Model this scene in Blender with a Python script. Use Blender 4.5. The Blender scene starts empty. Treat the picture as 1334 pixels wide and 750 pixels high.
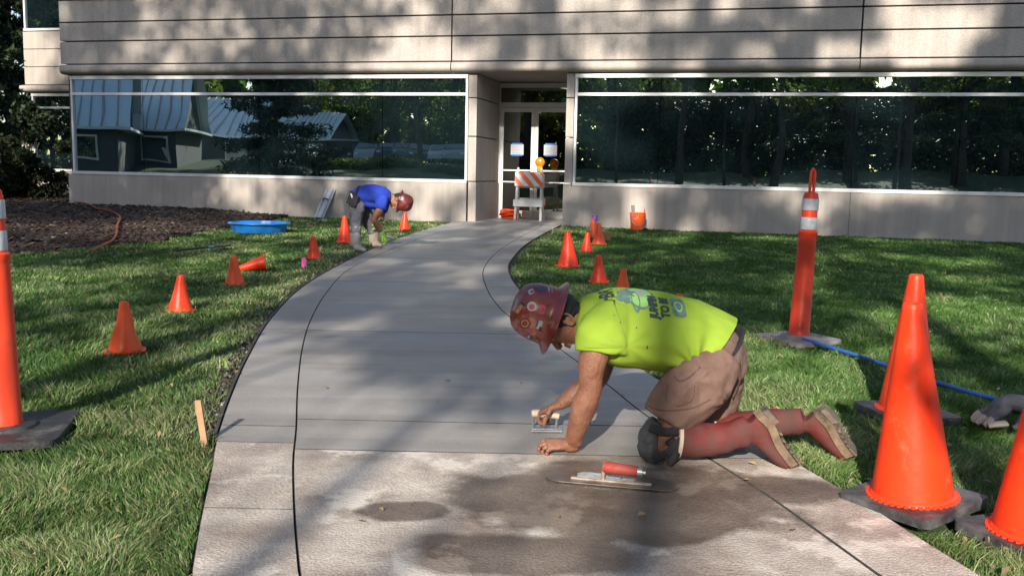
import bpy, bmesh, math, random
import numpy as np
from mathutils import Vector, Matrix, Euler, noise
from mathutils.bvhtree import BVHTree

SC = bpy.context.scene
COL = SC.collection
RNG = random.Random(7)
NP = np.random.RandomState(11)
PI = math.pi
R = math.radians

# ------------------------------------------------------------------ camera
F_PX, ROLL, PITCH, CAM_H, SLOPE = 1200.0, 0.021, math.atan(150/1200.0), 1.2, 0.008
CPI, SPI = math.cos(PITCH), math.sin(PITCH)
cam_d = bpy.data.cameras.new('camera'); cam = bpy.data.objects.new('camera', cam_d); COL.objects.link(cam)
cam_d.sensor_width = 36.0; cam_d.lens = F_PX/1334*36; cam_d.clip_start = 0.05; cam_d.clip_end = 2000
_f = Vector((0, CPI, -SPI)); _u0 = Vector((0, SPI, CPI)); _r0 = Vector((1, 0, 0))
_rt = _r0*math.cos(ROLL) + _u0*math.sin(ROLL)
_up = -_r0*math.sin(ROLL) + _u0*math.cos(ROLL)
M3 = Matrix((( _rt.x, _up.x, -_f.x), (_rt.y, _up.y, -_f.y), (_rt.z, _up.z, -_f.z)))
cam.matrix_world = Matrix.Translation((0, 0, CAM_H)) @ M3.to_4x4()
SC.camera = cam

# ------------------------------------------------------------------ light
SUN_EL, SUN_AZ = R(26), R(12)                 # sun behind the camera, a little to its left
to_sun = Vector((-math.sin(SUN_AZ)*math.cos(SUN_EL), -math.cos(SUN_AZ)*math.cos(SUN_EL), math.sin(SUN_EL)))
sun_d = bpy.data.lights.new('sun', 'SUN'); sun_d.energy = 4.2; sun_d.angle = R(0.5); sun_d.color = (1.0, 0.93, 0.83)
sun = bpy.data.objects.new('sun', sun_d); COL.objects.link(sun)
sun.rotation_euler = (-to_sun).to_track_quat('-Z', 'Y').to_euler(); sun.location = (-8, -30, 30)
W = bpy.data.worlds.new('World'); SC.world = W; W.use_nodes = True
wn = W.node_tree.nodes; wl = W.node_tree.links
sky = wn.new('ShaderNodeTexSky'); sky.sky_type = 'NISHITA'; sky.sun_disc = False
sky.sun_elevation = SUN_EL; sky.sun_rotation = math.atan2(to_sun.x, to_sun.y)
wl.new(sky.outputs[0], wn['Background'].inputs[0]); wn['Background'].inputs[1].default_value = 0.115
SC.view_settings.view_transform = 'Standard'; SC.view_settings.look = 'None'
SC.view_settings.exposure = 0.85; SC.view_settings.gamma = 1.0
SC.cycles.caustics_reflective = False; SC.cycles.caustics_refractive = False
SC.cycles.max_bounces = 6; SC.cycles.transparent_max_bounces = 12

# ------------------------------------------------------------------ geometry of the place
def ray(x, y):
    u = (x-667)/F_PX; v = (375-y)/F_PX
    vv = u*math.sin(ROLL) + v*math.cos(ROLL); uu = u*math.cos(ROLL) - v*math.sin(ROLL)
    return Vector((uu, CPI + vv*SPI, -SPI + vv*CPI))
def ground(x, y):
    d = ray(x, y); t = CAM_H/(SLOPE*d.y - d.z); return Vector((0, 0, CAM_H)) + d*t
def at(x, y, Y):
    d = ray(x, y); return Vector((0, 0, CAM_H)) + d*(Y/d.y)
WALL_A = R(13.5)
P0 = Vector((-0.997, 19.379, 0))
W_DV = Vector((math.cos(WALL_A), -math.sin(WALL_A), 0)); W_IN = Vector((math.sin(WALL_A), math.cos(WALL_A), 0))
def mirror(x, y, L):                           # the place seen in the window at total distance L
    d = ray(x, y).normalized(); Q = Vector((0, 0, CAM_H)) + d*L
    g = P0 + W_IN*0.08; k = (Q-g).dot(W_IN); return Q - W_IN*(2*k)
def G(x, y):                                    # the lawn climbs behind the camera to the parking lot
    q = max(-.75*x - .66*y, -y)
    return SLOPE*max(y, -6) + .95*min(1, max(0, (q-5)/10)) + .75*min(1, max(0, (q-15)/10))

# ------------------------------------------------------------------ materials
def mat(name, col, rough=0.6, col2=None, scale=6.0, var=0.12, bump=0.0, bscale=60.0, metal=0.0, spec=0.5, speck=0.0, coat=0.0,
        detail=6.0, coord='Object', stain=None, stain_scale=3.0, stain_lo=0.5, stain_hi=0.62, rough2=None, sss=0.0, emit=None, streak=0.0, sweep=0.0, shadow_damp=()):
    m = bpy.data.materials.new(name); m.use_nodes = True
    nt = m.node_tree; n = nt.nodes; l = nt.links; b = n['Principled BSDF']
    tc = n.new('ShaderNodeTexCoord'); co = tc.outputs[coord]
    nz = n.new('ShaderNodeTexNoise'); nz.inputs['Scale'].default_value = scale; nz.inputs['Detail'].default_value = detail
    nz.inputs['Roughness'].default_value = 0.6
    l.new(co, nz.inputs['Vector'])
    rp = n.new('ShaderNodeValToRGB'); rp.color_ramp.elements[0].position = 0.3; rp.color_ramp.elements[1].position = 0.7
    c1 = [max(0, c*(1-var)) for c in col]; c2 = list(col2) if col2 else [min(1, c*(1+var)) for c in col]
    rp.color_ramp.elements[0].color = (*c1, 1); rp.color_ramp.elements[1].color = (*c2, 1)
    l.new(nz.outputs['Fac'], rp.inputs[0]); out = rp.outputs[0]
    if speck:
        n2 = n.new('ShaderNodeTexNoise'); n2.inputs['Scale'].default_value = bscale*1.7; n2.inputs['Detail'].default_value = 2
        l.new(co, n2.inputs['Vector'])
        mr = n.new('ShaderNodeMapRange'); mr.inputs[1].default_value = 0.35; mr.inputs[2].default_value = 0.65
        mr.inputs[3].default_value = 1-speck; mr.inputs[4].default_value = 1+speck
        l.new(n2.outputs['Fac'], mr.inputs[0])
        mx = n.new('ShaderNodeVectorMath'); mx.operation = 'SCALE'
        l.new(out, mx.inputs[0]); l.new(mr.outputs[0], mx.inputs['Scale']); out = mx.outputs[0]
    if streak:                                                  # rain streaks: noise drawn out along z
        mp = n.new('ShaderNodeMapping'); mp.inputs['Scale'].default_value = (7, 7, .35); l.new(co, mp.inputs['Vector'])
        n5 = n.new('ShaderNodeTexNoise'); n5.inputs['Scale'].default_value = 1; n5.inputs['Detail'].default_value = 6; l.new(mp.outputs[0], n5.inputs['Vector'])
        mr = n.new('ShaderNodeMapRange'); mr.inputs[1].default_value = .35; mr.inputs[2].default_value = .7; mr.inputs[3].default_value = 1+streak*.4; mr.inputs[4].default_value = 1-streak
        l.new(n5.outputs['Fac'], mr.inputs[0]); mx = n.new('ShaderNodeVectorMath'); mx.operation = 'SCALE'
        l.new(out, mx.inputs[0]); l.new(mr.outputs[0], mx.inputs['Scale']); out = mx.outputs[0]
    if sweep:                                                   # trowel sweeps across the walk
        mp = n.new('ShaderNodeMapping'); mp.inputs['Scale'].default_value = (.55, 5.5, 1); l.new(co, mp.inputs['Vector'])
        n5 = n.new('ShaderNodeTexNoise'); n5.inputs['Scale'].default_value = 1; n5.inputs['Detail'].default_value = 7; n5.inputs['Distortion'].default_value = .8; l.new(mp.outputs[0], n5.inputs['Vector'])
        mr = n.new('ShaderNodeMapRange'); mr.inputs[1].default_value = .3; mr.inputs[2].default_value = .7; mr.inputs[3].default_value = 1+sweep; mr.inputs[4].default_value = 1-sweep
        l.new(n5.outputs['Fac'], mr.inputs[0]); mx = n.new('ShaderNodeVectorMath'); mx.operation = 'SCALE'
        l.new(out, mx.inputs[0]); l.new(mr.outputs[0], mx.inputs['Scale']); out = mx.outputs[0]
    shadow_damp_mask = None
    for (cx, cy, sx, sy, edge) in shadow_damp:                          # dark patches: a cast shadow painted into the colour, and damp
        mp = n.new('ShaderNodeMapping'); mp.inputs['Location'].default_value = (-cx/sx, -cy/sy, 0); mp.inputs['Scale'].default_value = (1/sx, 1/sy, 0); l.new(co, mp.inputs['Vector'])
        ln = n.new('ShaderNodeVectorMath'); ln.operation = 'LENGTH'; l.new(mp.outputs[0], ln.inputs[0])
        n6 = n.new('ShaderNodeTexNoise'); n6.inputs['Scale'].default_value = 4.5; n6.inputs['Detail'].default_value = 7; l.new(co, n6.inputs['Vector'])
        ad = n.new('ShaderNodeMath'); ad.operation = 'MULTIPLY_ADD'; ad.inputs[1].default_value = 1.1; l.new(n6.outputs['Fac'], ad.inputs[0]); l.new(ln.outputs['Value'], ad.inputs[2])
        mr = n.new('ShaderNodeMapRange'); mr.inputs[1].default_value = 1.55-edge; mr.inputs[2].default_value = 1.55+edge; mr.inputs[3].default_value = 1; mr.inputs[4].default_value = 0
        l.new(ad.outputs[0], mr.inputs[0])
        if shadow_damp_mask is None: shadow_damp_mask = mr.outputs[0]
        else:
            mm = n.new('ShaderNodeMath'); mm.operation = 'MAXIMUM'; l.new(shadow_damp_mask, mm.inputs[0]); l.new(mr.outputs[0], mm.inputs[1]); shadow_damp_mask = mm.outputs[0]
    if stain:
        n3 = n.new('ShaderNodeTexNoise'); n3.inputs['Scale'].default_value = stain_scale; n3.inputs['Detail'].default_value = 8
        n3.inputs['Roughness'].default_value = 0.65
        l.new(co, n3.inputs['Vector'])
        mr = n.new('ShaderNodeMapRange'); mr.inputs[1].default_value = stain_lo; mr.inputs[2].default_value = stain_hi
        l.new(n3.outputs['Fac'], mr.inputs[0])
        mx = n.new('ShaderNodeMix'); mx.data_type = 'RGBA'
        l.new(mr.outputs[0], mx.inputs[0]); l.new(out, mx.inputs[6]); mx.inputs[7].default_value = (*stain, 1); out = mx.outputs[2]
        if rough2 is not None:
            mr2 = n.new('ShaderNodeMapRange'); mr2.inputs[3].default_value = rough; mr2.inputs[4].default_value = rough2
            l.new(mr.outputs[0], mr2.inputs[0]); l.new(mr2.outputs[0], b.inputs['Roughness'])
    if shadow_damp_mask is not None:
        mx = n.new('ShaderNodeMix'); mx.data_type = 'RGBA'; mx.blend_type = 'MULTIPLY'; l.new(shadow_damp_mask, mx.inputs[0]); l.new(out, mx.inputs[6]); mx.inputs[7].default_value = (.36, .325, .30, 1); out = mx.outputs[2]
        rg = n.new('ShaderNodeMapRange'); rg.inputs[3].default_value = rough; rg.inputs[4].default_value = .38; l.new(shadow_damp_mask, rg.inputs[0]); l.new(rg.outputs[0], b.inputs['Roughness'])
    l.new(out, b.inputs['Base Color'])
    if shadow_damp_mask is None and not (stain and rough2 is not None): b.inputs['Roughness'].default_value = rough
    b.inputs['Metallic'].default_value = metal; b.inputs['Specular IOR Level'].default_value = spec
    if coat: b.inputs['Coat Weight'].default_value = coat
    if sss:
        b.inputs['Subsurface Weight'].default_value = sss; b.inputs['Subsurface Radius'].default_value = (0.012, 0.004, 0.002)
    if emit:
        b.inputs['Emission Color'].default_value = (*emit[:3], 1); b.inputs['Emission Strength'].default_value = emit[3]
    if bump:
        n4 = n.new('ShaderNodeTexNoise'); n4.inputs['Scale'].default_value = bscale; n4.inputs['Detail'].default_value = 5
        l.new(co, n4.inputs['Vector'])
        bp = n.new('ShaderNodeBump'); bp.inputs['Strength'].default_value = bump; bp.inputs['Distance'].default_value = 0.02
        l.new(n4.outputs['Fac'], bp.inputs['Height']); l.new(bp.outputs[0], b.inputs['Normal'])
    return m

# ------------------------------------------------------------------ mesh helpers
def tag(o, label=None, cat=None, group=None, kind=None):
    if label: o['label'] = label
    if cat: o['category'] = cat
    if group: o['group'] = group
    if kind: o['kind'] = kind
    return o
def empty(name, loc, label, cat, group=None, rz=0.0):
    o = bpy.data.objects.new(name, None); COL.objects.link(o); o.location = loc; o.rotation_euler = (0, 0, rz)
    o.empty_display_size = 0.1
    return tag(o, label, cat, group)
def link(name, me, m, parent=None, loc=None):
    o = bpy.data.objects.new(name, me); COL.objects.link(o)
    if m is not None and not me.materials: me.materials.append(m)
    if parent: o.parent = parent
    if loc is not None: o.location = loc
    return o
def copy_tree(o, parent=None):
    c = o.copy(); COL.objects.link(c)
    if parent: c.parent = parent
    for ch in list(o.children): copy_tree(ch, c)
    return c
class MB:
    def __init__(s): s.bm = bmesh.new()
    def box(s, lo, hi, rot=None, c=None):
        vs = [s.bm.verts.new((x, y, z)) for x in (lo[0], hi[0]) for y in (lo[1], hi[1]) for z in (lo[2], hi[2])]
        for f in ((0,1,3,2),(4,6,7,5),(0,4,5,1),(2,3,7,6),(0,2,6,4),(1,5,7,3)): s.bm.faces.new([vs[i] for i in f])
        if rot is not None:
            cc = Vector(c) if c is not None else (Vector(lo)+Vector(hi))/2
            for v in vs: v.co = cc + rot @ (v.co-cc)
        return vs
    def ring(s, c, ax, r1, r2=None, up=None, n=12, ph=0.0, pw=1.0):
        ax = Vector(ax).normalized(); u = Vector(up) if up is not None else (Vector((0,0,1)) if abs(ax.z) < .9 else Vector((1,0,0)))
        a = u.cross(ax); a = a.normalized(); b = ax.cross(a); r2 = r1 if r2 is None else r2
        out = []
        for i in range(n):
            t = 2*PI*i/n+ph; ca, sa = math.cos(t), math.sin(t)
            if pw != 1.0:
                ca = math.copysign(abs(ca)**pw, ca); sa = math.copysign(abs(sa)**pw, sa)
            out.append(s.bm.verts.new(Vector(c) + a*(r1*ca) + b*(r2*sa)))
        return out
    def skin(s, rings, cap0=True, cap1=True):
        for a, b in zip(rings, rings[1:]):
            n = len(a)
            for i in range(n): s.bm.faces.new((a[i], a[(i+1)%n], b[(i+1)%n], b[i]))
        if cap0: s.bm.faces.new(rings[0][::-1])
        if cap1: s.bm.faces.new(rings[-1])
        return rings
    def tube(s, pts, rad, n=8, cap=True, up=None):
        pts = [Vector(p) for p in pts]; rs = []
        rad = rad if isinstance(rad, (list, tuple)) else [rad]*len(pts)
        for i, p in enumerate(pts):
            a = pts[min(i+1, len(pts)-1)] - pts[max(i-1, 0)]
            rr = rad[i]
            if isinstance(rr, (tuple, list)): rs.append(s.ring(p, a, rr[0], rr[1], up=up, n=n))
            else: rs.append(s.ring(p, a, rr, n=n, up=up))
        return s.skin(rs, cap, cap)
    def lathe(s, prof, n=24, c=(0,0,0), cap0=True, cap1=True):
        c = Vector(c)
        rs = [[s.bm.verts.new(c+Vector((r*math.cos(2*PI*i/n), r*math.sin(2*PI*i/n), z))) for i in range(n)] for r, z in prof]
        return s.skin(rs, cap0, cap1)
    def poly(s, pts):
        return s.bm.faces.new([s.bm.verts.new(p) for p in pts])
    def prism(s, pts, h):                          # pts 2-D outline list of Vector, extruded by the vector h
        a = [s.bm.verts.new(p) for p in pts]; b = [s.bm.verts.new(Vector(p)+Vector(h)) for p in pts]; n = len(a)
        s.bm.faces.new(a[::-1]); s.bm.faces.new(b)
        for i in range(n): s.bm.faces.new((a[i], a[(i+1)%n], b[(i+1)%n], b[i]))
    def xform(s, M):
        for v in s.bm.verts: v.co = M @ v.co
    def mesh(s, name, m=None, smooth=False, bevel=0.0, seg=2):
        bm = s.bm
        if bevel:
            es = [e for e in bm.edges if len(e.link_faces) == 2 and e.calc_face_angle(0) > 0.5]
            bmesh.ops.bevel(bm, geom=es, offset=bevel, segments=seg, affect='EDGES', profile=0.5, clamp_overlap=True)
        bmesh.ops.recalc_face_normals(bm, faces=bm.faces)
        me = bpy.data.meshes.new(name); bm.to_mesh(me); bm.free()
        if m is not None: me.materials.append(m)
        if smooth is True:
            for p in me.polygons: p.use_smooth = True
        elif smooth:
            for p in me.polygons: p.use_smooth = True
            me.set_sharp_from_angle(angle=R(smooth))
        return me
    def build(s, name, m, parent=None, smooth=False, bevel=0.0, seg=2, loc=None):
        return link(name, s.mesh(name, m, smooth, bevel, seg), m, parent, loc)
def catmull(P, n):
    P = [np.array(p, float) for p in P]; out = []
    Q = [2*P[0]-P[1]] + P + [2*P[-1]-P[-2]]
    for i in range(1, len(Q)-2):
        for k in range(n):
            t = k/n
            out.append(0.5*((2*Q[i]) + (Q[i+1]-Q[i-1])*t + (2*Q[i-1]-5*Q[i]+4*Q[i+1]-Q[i+2])*t*t + (-Q[i-1]+3*Q[i]-3*Q[i+1]+Q[i+2])*t**3))
    out.append(Q[-2]); return out
def np_mesh(name, V, F, m=None, smooth=False, col=None):
    me = bpy.data.meshes.new(name); V = np.asarray(V, np.float32); 
    k = F.shape[1]; nf = len(F)
    me.vertices.add(len(V)); me.vertices.foreach_set('co', V.ravel())
    me.loops.add(nf*k); me.loops.foreach_set('vertex_index', F.astype(np.int32).ravel())
    me.polygons.add(nf); me.polygons.foreach_set('loop_start', np.arange(0, nf*k, k, dtype=np.int32))
    me.polygons.foreach_set('loop_total', np.full(nf, k, np.int32))
    if smooth: me.polygons.foreach_set('use_smooth', np.ones(nf, bool))
    me.update(calc_edges=True)
    if col is not None:
        a = me.color_attributes.new('tint', 'FLOAT_COLOR', 'POINT'); a.data.foreach_set('color', np.asarray(col, np.float32).ravel())
    if m is not None: me.materials.append(m)
    return me
# ------------------------------------------------------------------ palette
M_conc = mat('concrete_fresh', (.305,.28,.252), .44, sweep=.18, var=.18, scale=1.3, bump=.12, bscale=45, speck=.05, coord='Object',
             stain=(.36,.345,.325), stain_scale=1.1, stain_lo=.48, stain_hi=.68, rough2=.62)
M_old = mat('concrete_old', (.27,.205,.16), .75, col2=(.62,.54,.455), scale=2.9, bump=.35, bscale=85, speck=.22, sweep=.12,
            stain=(.66,.58,.49), stain_scale=2.6, stain_lo=.54, stain_hi=.60, shadow_damp=((.42,3.22,.62,.42,.10),(.05,2.72,.42,.16,.14),(-.35,3.05,.16,.10,.1),(1.0,3.35,.3,.18,.12)))  # first patch is a rounded shadow painted in front of the kneeling worker
M_wall = mat('precast_concrete', (.45,.395,.345), .88, var=.09, streak=.13, scale=.9, bump=.25, bscale=55, speck=.22)
M_soil = mat('dark_soil', (.05,.04,.03), .95, var=.4, scale=9, bump=.6, bscale=30)
M_mulch = mat('bark_mulch', (.034,.020,.015), .95, col2=(.065,.040,.030), scale=14, bump=1.0, bscale=22, speck=.4)
M_lawn = mat('lawn_turf', (.030,.050,.014), .95, col2=(.06,.085,.028), scale=3.0, bump=.8, bscale=60, speck=.4)
M_alu = mat('brushed_aluminium', (.80,.79,.77), .42, var=.04, metal=.25, scale=3)
M_steel = mat('galvanised_steel', (.42,.42,.42), .4, var=.15, metal=.8, scale=12)
M_joint = mat('sealant', (.06,.055,.05), .9, var=.1)
M_asph = mat('asphalt', (.05,.05,.052), .9, var=.2, scale=2, bump=.3, bscale=80, speck=.2)
M_black = mat('black_rubber', (.025,.025,.026), .6, var=.3, scale=10, bump=.2, bscale=80, stain=(.14,.13,.12), stain_scale=7, stain_lo=.55, stain_hi=.75)
M_bark = mat('bark', (.075,.055,.042), .95, var=.35, scale=7, bump=1.0, bscale=14)
M_white = mat('white_paint', (.80,.79,.77), .5, var=.05, scale=9, bump=.05, stain=(.55,.52,.48), stain_scale=9, stain_lo=.62, stain_hi=.8)
def orange(name, col, **k): return mat(name, tuple(min(.95, c*1.1) for c in col), .42, var=.07, scale=5, bump=.06, bscale=30, spec=.4, **k)
M_org = orange('orange_pvc', (.84,.048,.009), stain=(.60,.14,.08), stain_scale=13, stain_lo=.58, stain_hi=.78)
M_org2 = orange('orange_pvc_faded', (.88,.095,.016), stain=(.66,.20,.10), stain_scale=9, stain_lo=.6, stain_hi=.75)
M_red = orange('orange_post', (.72,.055,.018), stain=(.45,.07,.04), stain_scale=14, stain_lo=.6, stain_hi=.8)
M_refl = mat('reflective_sleeve', (.55,.56,.58), .35, var=.1, scale=20, stain=(.35,.35,.36), stain_scale=14, stain_lo=.5, stain_hi=.7)
M_wood = mat('raw_wood', (.38,.23,.125), .8, var=.2, scale=12, bump=.2, bscale=50)

def glass_mat(name, refl, tint, body, transp=False, dark=(.6,.7,.66)):
    m = bpy.data.materials.new(name); m.use_nodes = True; nt = m.node_tree; n = nt.nodes; l = nt.links
    for x in list(n):
        if x.type != 'OUTPUT_MATERIAL': n.remove(x)
    out = [x for x in n if x.type == 'OUTPUT_MATERIAL'][0]
    gl = n.new('ShaderNodeBsdfGlossy'); gl.inputs['Roughness'].default_value = 0.0; gl.inputs['Color'].default_value = (*tint, 1)
    if transp:
        bd = n.new('ShaderNodeBsdfTransparent'); bd.inputs['Color'].default_value = (*dark, 1)
    else:
        bd = n.new('ShaderNodeBsdfDiffuse'); bd.inputs['Color'].default_value = (*body, 1)
    tc = n.new('ShaderNodeTexCoord'); nz = n.new('ShaderNodeTexNoise'); nz.inputs['Scale'].default_value = .55; nz.inputs['Detail'].default_value = 1
    l.new(tc.outputs['Object'], nz.inputs['Vector'])
    bp = n.new('ShaderNodeBump'); bp.inputs['Strength'].default_value = .035; bp.inputs['Distance'].default_value = .25
    l.new(nz.outputs['Fac'], bp.inputs['Height']); l.new(bp.outputs[0], gl.inputs['Normal'])
    lw = n.new('ShaderNodeFresnel'); lw.inputs['IOR'].default_value = 1.5
    mr = n.new('ShaderNodeMapRange'); mr.inputs[1].default_value = 0.04; mr.inputs[2].default_value = 1; mr.inputs[3].default_value = refl; mr.inputs[4].default_value = 1
    l.new(lw.outputs[0], mr.inputs[0])
    mx = n.new('ShaderNodeMixShader'); l.new(mr.outputs[0], mx.inputs[0]); l.new(bd.outputs[0], mx.inputs[1]); l.new(gl.outputs[0], mx.inputs[2])
    l.new(mx.outputs[0], out.inputs[0]); return m
M_glass = glass_mat('tinted_window_glass', .60, (.78,.93,.95), (.010,.020,.024))
M_dglass = glass_mat('door_glass', .26, (.95,.97,.93), (0,0,0), True, (.55,.58,.55))

def leaf_mat(name, col, trans=.35):
    m = bpy.data.materials.new(name); m.use_nodes = True; nt = m.node_tree; n = nt.nodes; l = nt.links
    b = n['Principled BSDF']; out = [x for x in n if x.type == 'OUTPUT_MATERIAL'][0]
    at_ = n.new('ShaderNodeAttribute'); at_.attribute_name = 'tint'
    mx = n.new('ShaderNodeMix'); mx.data_type = 'RGBA'; mx.blend_type = 'MULTIPLY'; mx.inputs[0].default_value = 1
    l.new(at_.outputs['Color'], mx.inputs[6]); mx.inputs[7].default_value = (*col, 1)
    l.new(mx.outputs[2], b.inputs['Base Color']); b.inputs['Roughness'].default_value = .55; b.inputs['Specular IOR Level'].default_value = .3
    if trans:
        t = n.new('ShaderNodeBsdfTranslucent'); l.new(mx.outputs[2], t.inputs[0])
        ms = n.new('ShaderNodeMixShader'); ms.inputs[0].default_value = trans
        l.new(b.outputs[0], ms.inputs[1]); l.new(t.outputs[0], ms.inputs[2]); l.new(ms.outputs[0], out.inputs[0])
    return m
M_leaf = leaf_mat('broad_leaf', (.12,.18,.04), .5); M_pine = leaf_mat('conifer_needle', (.035,.060,.028), .15)
M_grass = leaf_mat('grass_blade', (1,1,1), .3)

# ------------------------------------------------------------------ ground
xs = [-300,-150,-90,-60]+list(range(-44,45,2))+[60,90,150,300]; ys = [-300,-160,-110,-90]+list(range(-76,32,2))+[44,60,90,150,300]
V = [(x, y, G(x, y)-.03) for y in ys for x in xs]; nx = len(xs)
F = np.array([(j*nx+i, j*nx+i+1, (j+1)*nx+i+1, (j+1)*nx+i) for j in range(len(ys)-1) for i in range(nx-1)])
tag(link('lawn', np_mesh('lawn', V, F, M_lawn, True), None), kind='structure')

# ------------------------------------------------------------------ the curved path
def curve(px): 
    P = sorted([tuple(ground(*q))[:2] for q in px], key=lambda a: a[1])
    sl = max(-.35, min(.35, (P[1][0]-P[0][0])/(P[1][1]-P[0][1])))
    P = [(P[0][0]-sl*2.6, -14.0), (P[0][0]-sl*2.5, -6.0), (P[0][0]-sl*1.9, -.5), (P[0][0]-sl*.8, P[0][1]-.8)] + P
    C = catmull([np.array(p) for p in P], 12)
    C = sorted([tuple(c) for c in C], key=lambda a: a[1])
    yy = [c[1] for c in C]; xx = [c[0] for c in C]
    return lambda y: float(np.interp(y, yy, xx))
cL0 = curve([(250,750),(262,680),(276,615),(283,575),(301,520),(325,465),(355,415),(395,375),(445,345),(500,319),(545,303),(590,290)])
cL1 = curve([(390,750),(384,680),(382,605),(386,560),(388,505),(394,455),(405,418),(425,383),(452,354),(490,334),(530,318),(570,304),(603,293)])
cR1 = curve([(1140,750),(1060,692),(990,642),(900,585),(830,535),(787,500),(720,450),(665,415),(648,399),(636,381),(629,357),(638,339),(655,324),(681,308),(705,296)])
cR0 = curve([(1270,750),(1190,700),(1120,655),(1035,605),(960,560),(900,525),(850,492),(800,462),(745,428),(700,397),(678,380),(666,364),(662,350),(667,338),(685,319),(712,303),(736,291)])
path = bpy.data.objects.new('path', None); COL.objects.link(path); tag(path, kind='structure')
TOP = 0.012
M_jdirt = mat('joint_dirt', (.06,.053,.047), .95, var=.3, scale=30)
def slab(ca, cb, y0, y1, m, ga=0.005, gb=0.005, gy=0.004, endfn=None, dz=0.0):
    n = max(2, int((y1-y0)/.16)+1); nu = max(2, int(abs(cb((y0+y1)/2)-ca((y0+y1)/2))/.25)+1)
    bm = bmesh.new(); rows = []
    for j in range(n+1):
        y = y0+gy+(y1-y0-2*gy)*j/n; row = []
        for i in range(nu+1):
            x = ca(y)+ga + (cb(y)-gb-ca(y)-ga)*i/nu
            yy = y if endfn is None or j < n else endfn(x)
            row.append(bm.verts.new((x, yy, G(x, yy)+TOP+dz)))
        rows.append(row)
    for j in range(n):
        for i in range(nu): bm.faces.new((rows[j][i], rows[j][i+1], rows[j+1][i+1], rows[j+1][i]))
    # rounded tool edge then skirt
    be = [e for e in bm.edges if e.is_boundary]
    r = bmesh.ops.extrude_edge_only(bm, edges=be)
    for v in [g for g in r['geom'] if isinstance(g, bmesh.types.BMVert)]: v.co.z -= 0.028
    bmesh.ops.recalc_face_normals(bm, faces=bm.faces)
    es = [e for e in bm.edges if len(e.link_faces) == 2 and e.calc_face_angle(0) > 1.0 and abs(e.verts[0].co.z-G(0, e.verts[0].co.y)-TOP-dz) < .002 and abs(e.verts[1].co.z-G(0, e.verts[1].co.y)-TOP-dz) < .002]
    bv = bmesh.ops.bevel(bm, geom=es, offset=.002, segments=1, affect='EDGES')
    bm.normal_update()
    for fc in bm.faces:
        if abs(fc.normal.z) < .985: fc.material_index = 1
    me = bpy.data.meshes.new('concrete_slab'); bm.to_mesh(me); bm.free()
    me.materials.append(m); me.materials.append(M_jdirt); link('concrete_slab', me, m, path)
wall_y = lambda x: P0.y - (x-P0.x)*math.tan(WALL_A) - .012
jm = [-6.0,-2.6,.6,3.72]; 
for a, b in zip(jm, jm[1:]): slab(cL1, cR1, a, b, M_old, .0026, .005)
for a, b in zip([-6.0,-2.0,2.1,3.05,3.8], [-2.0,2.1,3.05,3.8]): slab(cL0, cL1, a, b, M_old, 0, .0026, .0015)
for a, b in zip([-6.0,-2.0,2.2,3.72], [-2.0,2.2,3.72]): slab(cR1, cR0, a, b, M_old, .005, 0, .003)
jf = [3.72,4.17,6.45,9.2,11.6,14.0,16.4]
for a, b in zip(jf, jf[1:]): slab(cL1, cR1, a, b, M_conc, .0026, .003, .004)
jl = [3.8,4.05,6.45,9.2,11.6,14.0,16.2]
for a, b in zip(jl, jl[1:]): slab(cL0, cL1, a, b, M_conc, 0, .0026, .004)
jr = [3.72,6.45,9.2,11.6,14.0,16.4]
for a, b in zip(jr, jr[1:]): slab(cR1, cR0, a, b, M_conc, .003, 0, .004)
slab(cL0, cL1, 16.2, 18.9, M_conc, 0, .002, .002, endfn=wall_y)
slab(cL1, cR1, 16.4, 18.9, M_conc, .002, .003, .002, endfn=wall_y)
slab(cR1, cR0, 16.4, 18.9, M_conc, .003, 0, .002, endfn=wall_y)
bm = bmesh.new(); prev = None                                   # bedding under the slabs
for j in range(130):
    y = -6 + j*.196
    if y > 19.3: break
    mg = .004 if y < 3.8 else .035+max(0, .16*noise.noise(Vector((y*1.7, 3, 0)))+.05)*(y < 14)
    a = bm.verts.new((cL0(y)-mg, y, G(0, y)-.016)); b = bm.verts.new((cR0(y)+mg, y, G(0, y)-.016))
    if prev: bm.faces.new((prev[0], prev[1], b, a))
    prev = (a, b)
me = bpy.data.meshes.new('path_bed'); bm.to_mesh(me); bm.free(); tag(link('path_bed', me, M_soil), kind='structure')

# ------------------------------------------------------------------ the office building (local: x along the wall, y into it)
bld = empty('office_building', P0, 'long precast concrete office building with tinted ribbon windows and a recessed entrance', 'building', rz=-WALL_A)
def panels(s0, s1, z0, z1, d, name='wall_panel', gap=.009, m=M_wall, thick=.25, bev=.008):
    b = MB(); b.box((s0+gap, d, z0+gap), (s1-gap, d+thick, z1-gap)); b.build(name, m, bld, bevel=bev, seg=1)
ZB = .05
SL, SR = -9.68, 16.0
SIL, MID, TOPW, NOSE = 1.0, 2.79, 3.17, 3.22
bb = MB(); bb.box((SL, .28, 0), (0, .5, 9)); bb.box((2.25, .28, 0), (SR, .5, 9)); bb.box((0.0, .28, 3.26), (2.25, .5, 9))
bb.box((SL+.02, .1, .1), (SL+.06, 6, 9)); bb.build('wall_core', M_joint, bld)
# base wall, left and right of the entrance
for a, b_ in ((SL, -.0), (2.22, 7.6), (7.6, SR)): panels(a, b_, -.15, SIL-.035, 0, gap=.004)
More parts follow.
